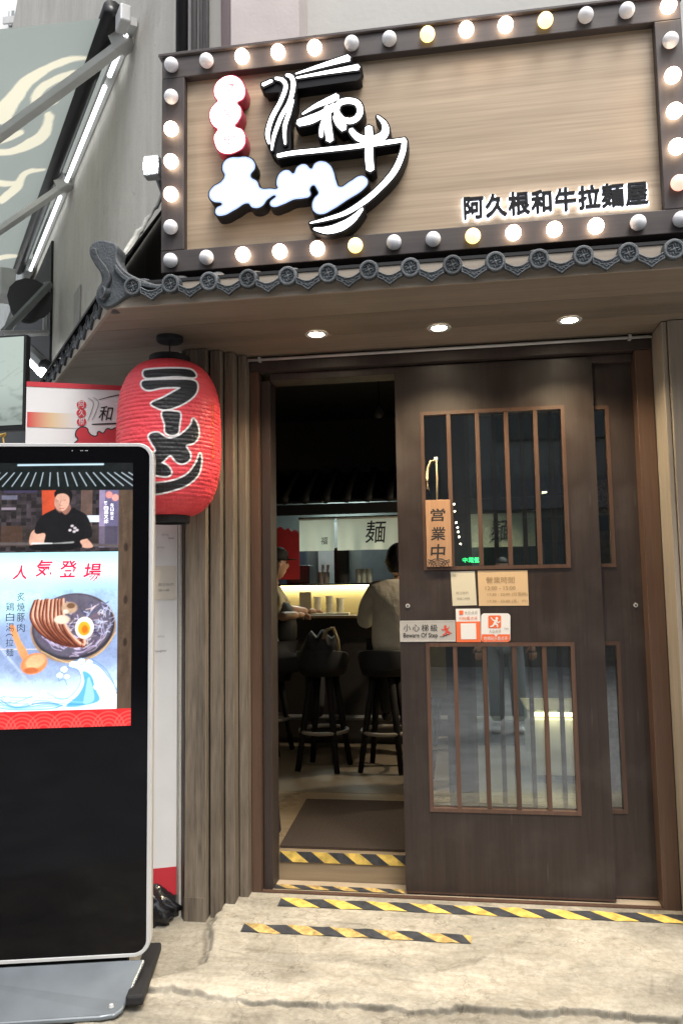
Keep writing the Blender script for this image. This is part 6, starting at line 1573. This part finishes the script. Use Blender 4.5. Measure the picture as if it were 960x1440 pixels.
a, c_ = onwall(70, 400, .12), onwall(6, 468, .5); obj('strut', tube(BM(), [a, c_], .03, 6), mat('dull_steel', (.13, .14, .14), .5, metal=.3), t)
a, c_ = onwall(66, 468, .10), onwall(0, 470, .6); obj('shelf', tube(BM(), [a, c_], .025, 6), M_grey, t)
a, c_ = onwall(66, 398, .06), onwall(64, 470, .06); obj('upright', tube(BM(), [a, c_], .025, 6), M_grey, t)
a = onwall(38, 432, .25); b = BM(); bmesh.ops.create_uvsphere(b, u_segments=16, v_segments=10, radius=.13, matrix=Matrix.Translation(a)); 
t = thing('speaker', tuple(a), 'black speaker horn in the bracket below the awning', 'speaker'); obj('horn', b, M_blackm, t, smooth=True)
obj('horn_rim', tube(BM(), [a, a - WD * .2], [.10, .17], 14), M_black, t)
a, c_ = onwall(37, 500, .25), onwall(60, 524, .25)
t = thing('tube_lamp', tuple(a), 'short bright white tube lamp beside the left monitor', 'lamp')
obj('lamp', tube(BM(), [a, c_], .034, 10), glow('tube_lamp_glow', (.9, .97, 1), 8), t); obj('lamp_housing', tube(BM(), [a + Vector((0, 0, .05)) - WN * .02, c_ + Vector((0, 0, .05)) - WN * .02], .05, 8), M_black, t)
# faint conduit strips on the grey side wall
t = thing('wall_conduit', tuple(onwall(108, 440, .01)), 'pale conduit strip down the grey side wall left of the eave', 'conduit')
wq('strip', (104, 408, 112, 470), .012, .01, mat('conduit_grey', (.36, .35, .33), .8), t)

# =================================================================== ACROSS THE STREET (seen in reflections)
t = thing('street_building', (0, -7, 0), 'grey building with shop windows across the street behind the viewpoint', 'building')
obj('wall', bx(-16, -8.2, 0, 16, -7.0, 6.5), mat('across_wall', (.12, .12, .12), .8, var=.2, scale=1), t)
M_shopg = mat('across_shop_glass', (.03, .035, .04), .1)
for k in range(8):
    x = -14 + k * 3.6; obj('shop_window', bx(x, -6.98, .4, x + 2.9, -6.95, 2.6), M_shopg, t); obj('signboard', bx(x, -6.9, 2.75, x + 2.9, -6.8, 3.3), mat('across_sign', (.07, .07, .08), .5), t)
    obj('window', bx(x + .3, -6.98, 4.0, x + 2.4, -6.95, 5.6), M_shopg, t)
YR = 7.032 + 6.6        # depth at which a thing at Y = -6.6 appears mirrored in the front glass
c0, c1_ = at(674, 791, YR), at(650, 784, YR)
text('led_lettering', '營業中', (c0.x, -6.6, c0.z), -EX, EZ, c0.x - c1_.x, c1_.z - c0.z, glow('green_led', (.05, 1, .25), 5), t)
for (x, y) in ((638, 709), (639, 719), (641, 735), (643, 742), (644, 748), (645, 755), (647, 765)):
    c = at(x, y, YR); obj('sign_lamp', lathe(BM(), [(.001, 0), (.017, .005), (.017, .02)], (c.x, -6.6, c.z), 12, 'y'), glow('warm_sign_lamp', (1, .85, .6), 16), t)
# the person standing just right of the viewpoint, reflected in the panes
X, Y_ = .42, -1.0
t = thing('person', (X, Y_, .02), 'person in grey trousers and white shoes, reflected in the lower door panes', 'person')
M_gt = mat('grey_trousers', (.26, .28, .30), .85, var=.08, bump=.4, bscale=14); M_tee = mat('dark_tee', (.05, .055, .06), .85)
body('trousers', [((X, Y_, .95), (.155, .12), None), ((X - .09, Y_, .88), (.095, .095), 0), ((X - .10, Y_ + .02, .50), (.082, .085), 1), ((X - .10, Y_, .11), (.075, .08), 2), ((X + .09, Y_, .88), (.095, .095), 0), ((X + .11, Y_ + .03, .50), (.082, .085), 4), ((X + .12, Y_, .11), (.075, .08), 5)], M_gt, t)
for sg in (-1, 1): body('shoe', [((X + sg * .11, Y_ - .05, .06), (.045, .04), None), ((X + sg * .115, Y_ + .06, .055), (.05, .038), 0), ((X + sg * .12, Y_ + .15, .05), (.045, .028), 1)], M_white, t, 1)
body('shirt', [((X, Y_, .98), (.165, .12), None), ((X, Y_, 1.18), (.165, .115), 0), ((X, Y_, 1.36), (.175, .11), 1), ((X, Y_, 1.45), (.07, .065), 2), ((X - .19, Y_, 1.38), .06, 2), ((X - .24, Y_, 1.20), .05, 4), ((X + .19, Y_, 1.38), .06, 2), ((X + .24, Y_, 1.20), .05, 6)], M_tee, t)
for sg in (-1, 1):
    wr = Vector((X + sg * .26, Y_ + .08, .88)); body('forearm', [((X + sg * .245, Y_, 1.18), .038, None), (tuple(wr), .026, 0)], M_skin, t, 1); hand(t, wr, (0, .15, -1), Vector((0, 1, 0)))
body('neck', [((X, Y_, 1.42), .052, None), ((X, Y_, 1.53), .05, 0)], M_skin, t, 1); head(t, (X, Y_ + .01, 1.62), .098, yaw=0)

# small litter
c = atz(256, 1344, .065); b = tube(BM(), [(c.x - .02, c.y - .03, .068), (c.x + .02, c.y + .03, .068)], .0045, 8)
meta(obj('cigarette_end', b, M_white), 'white cigarette end lying on the concrete near the kiosk base', 'litter')
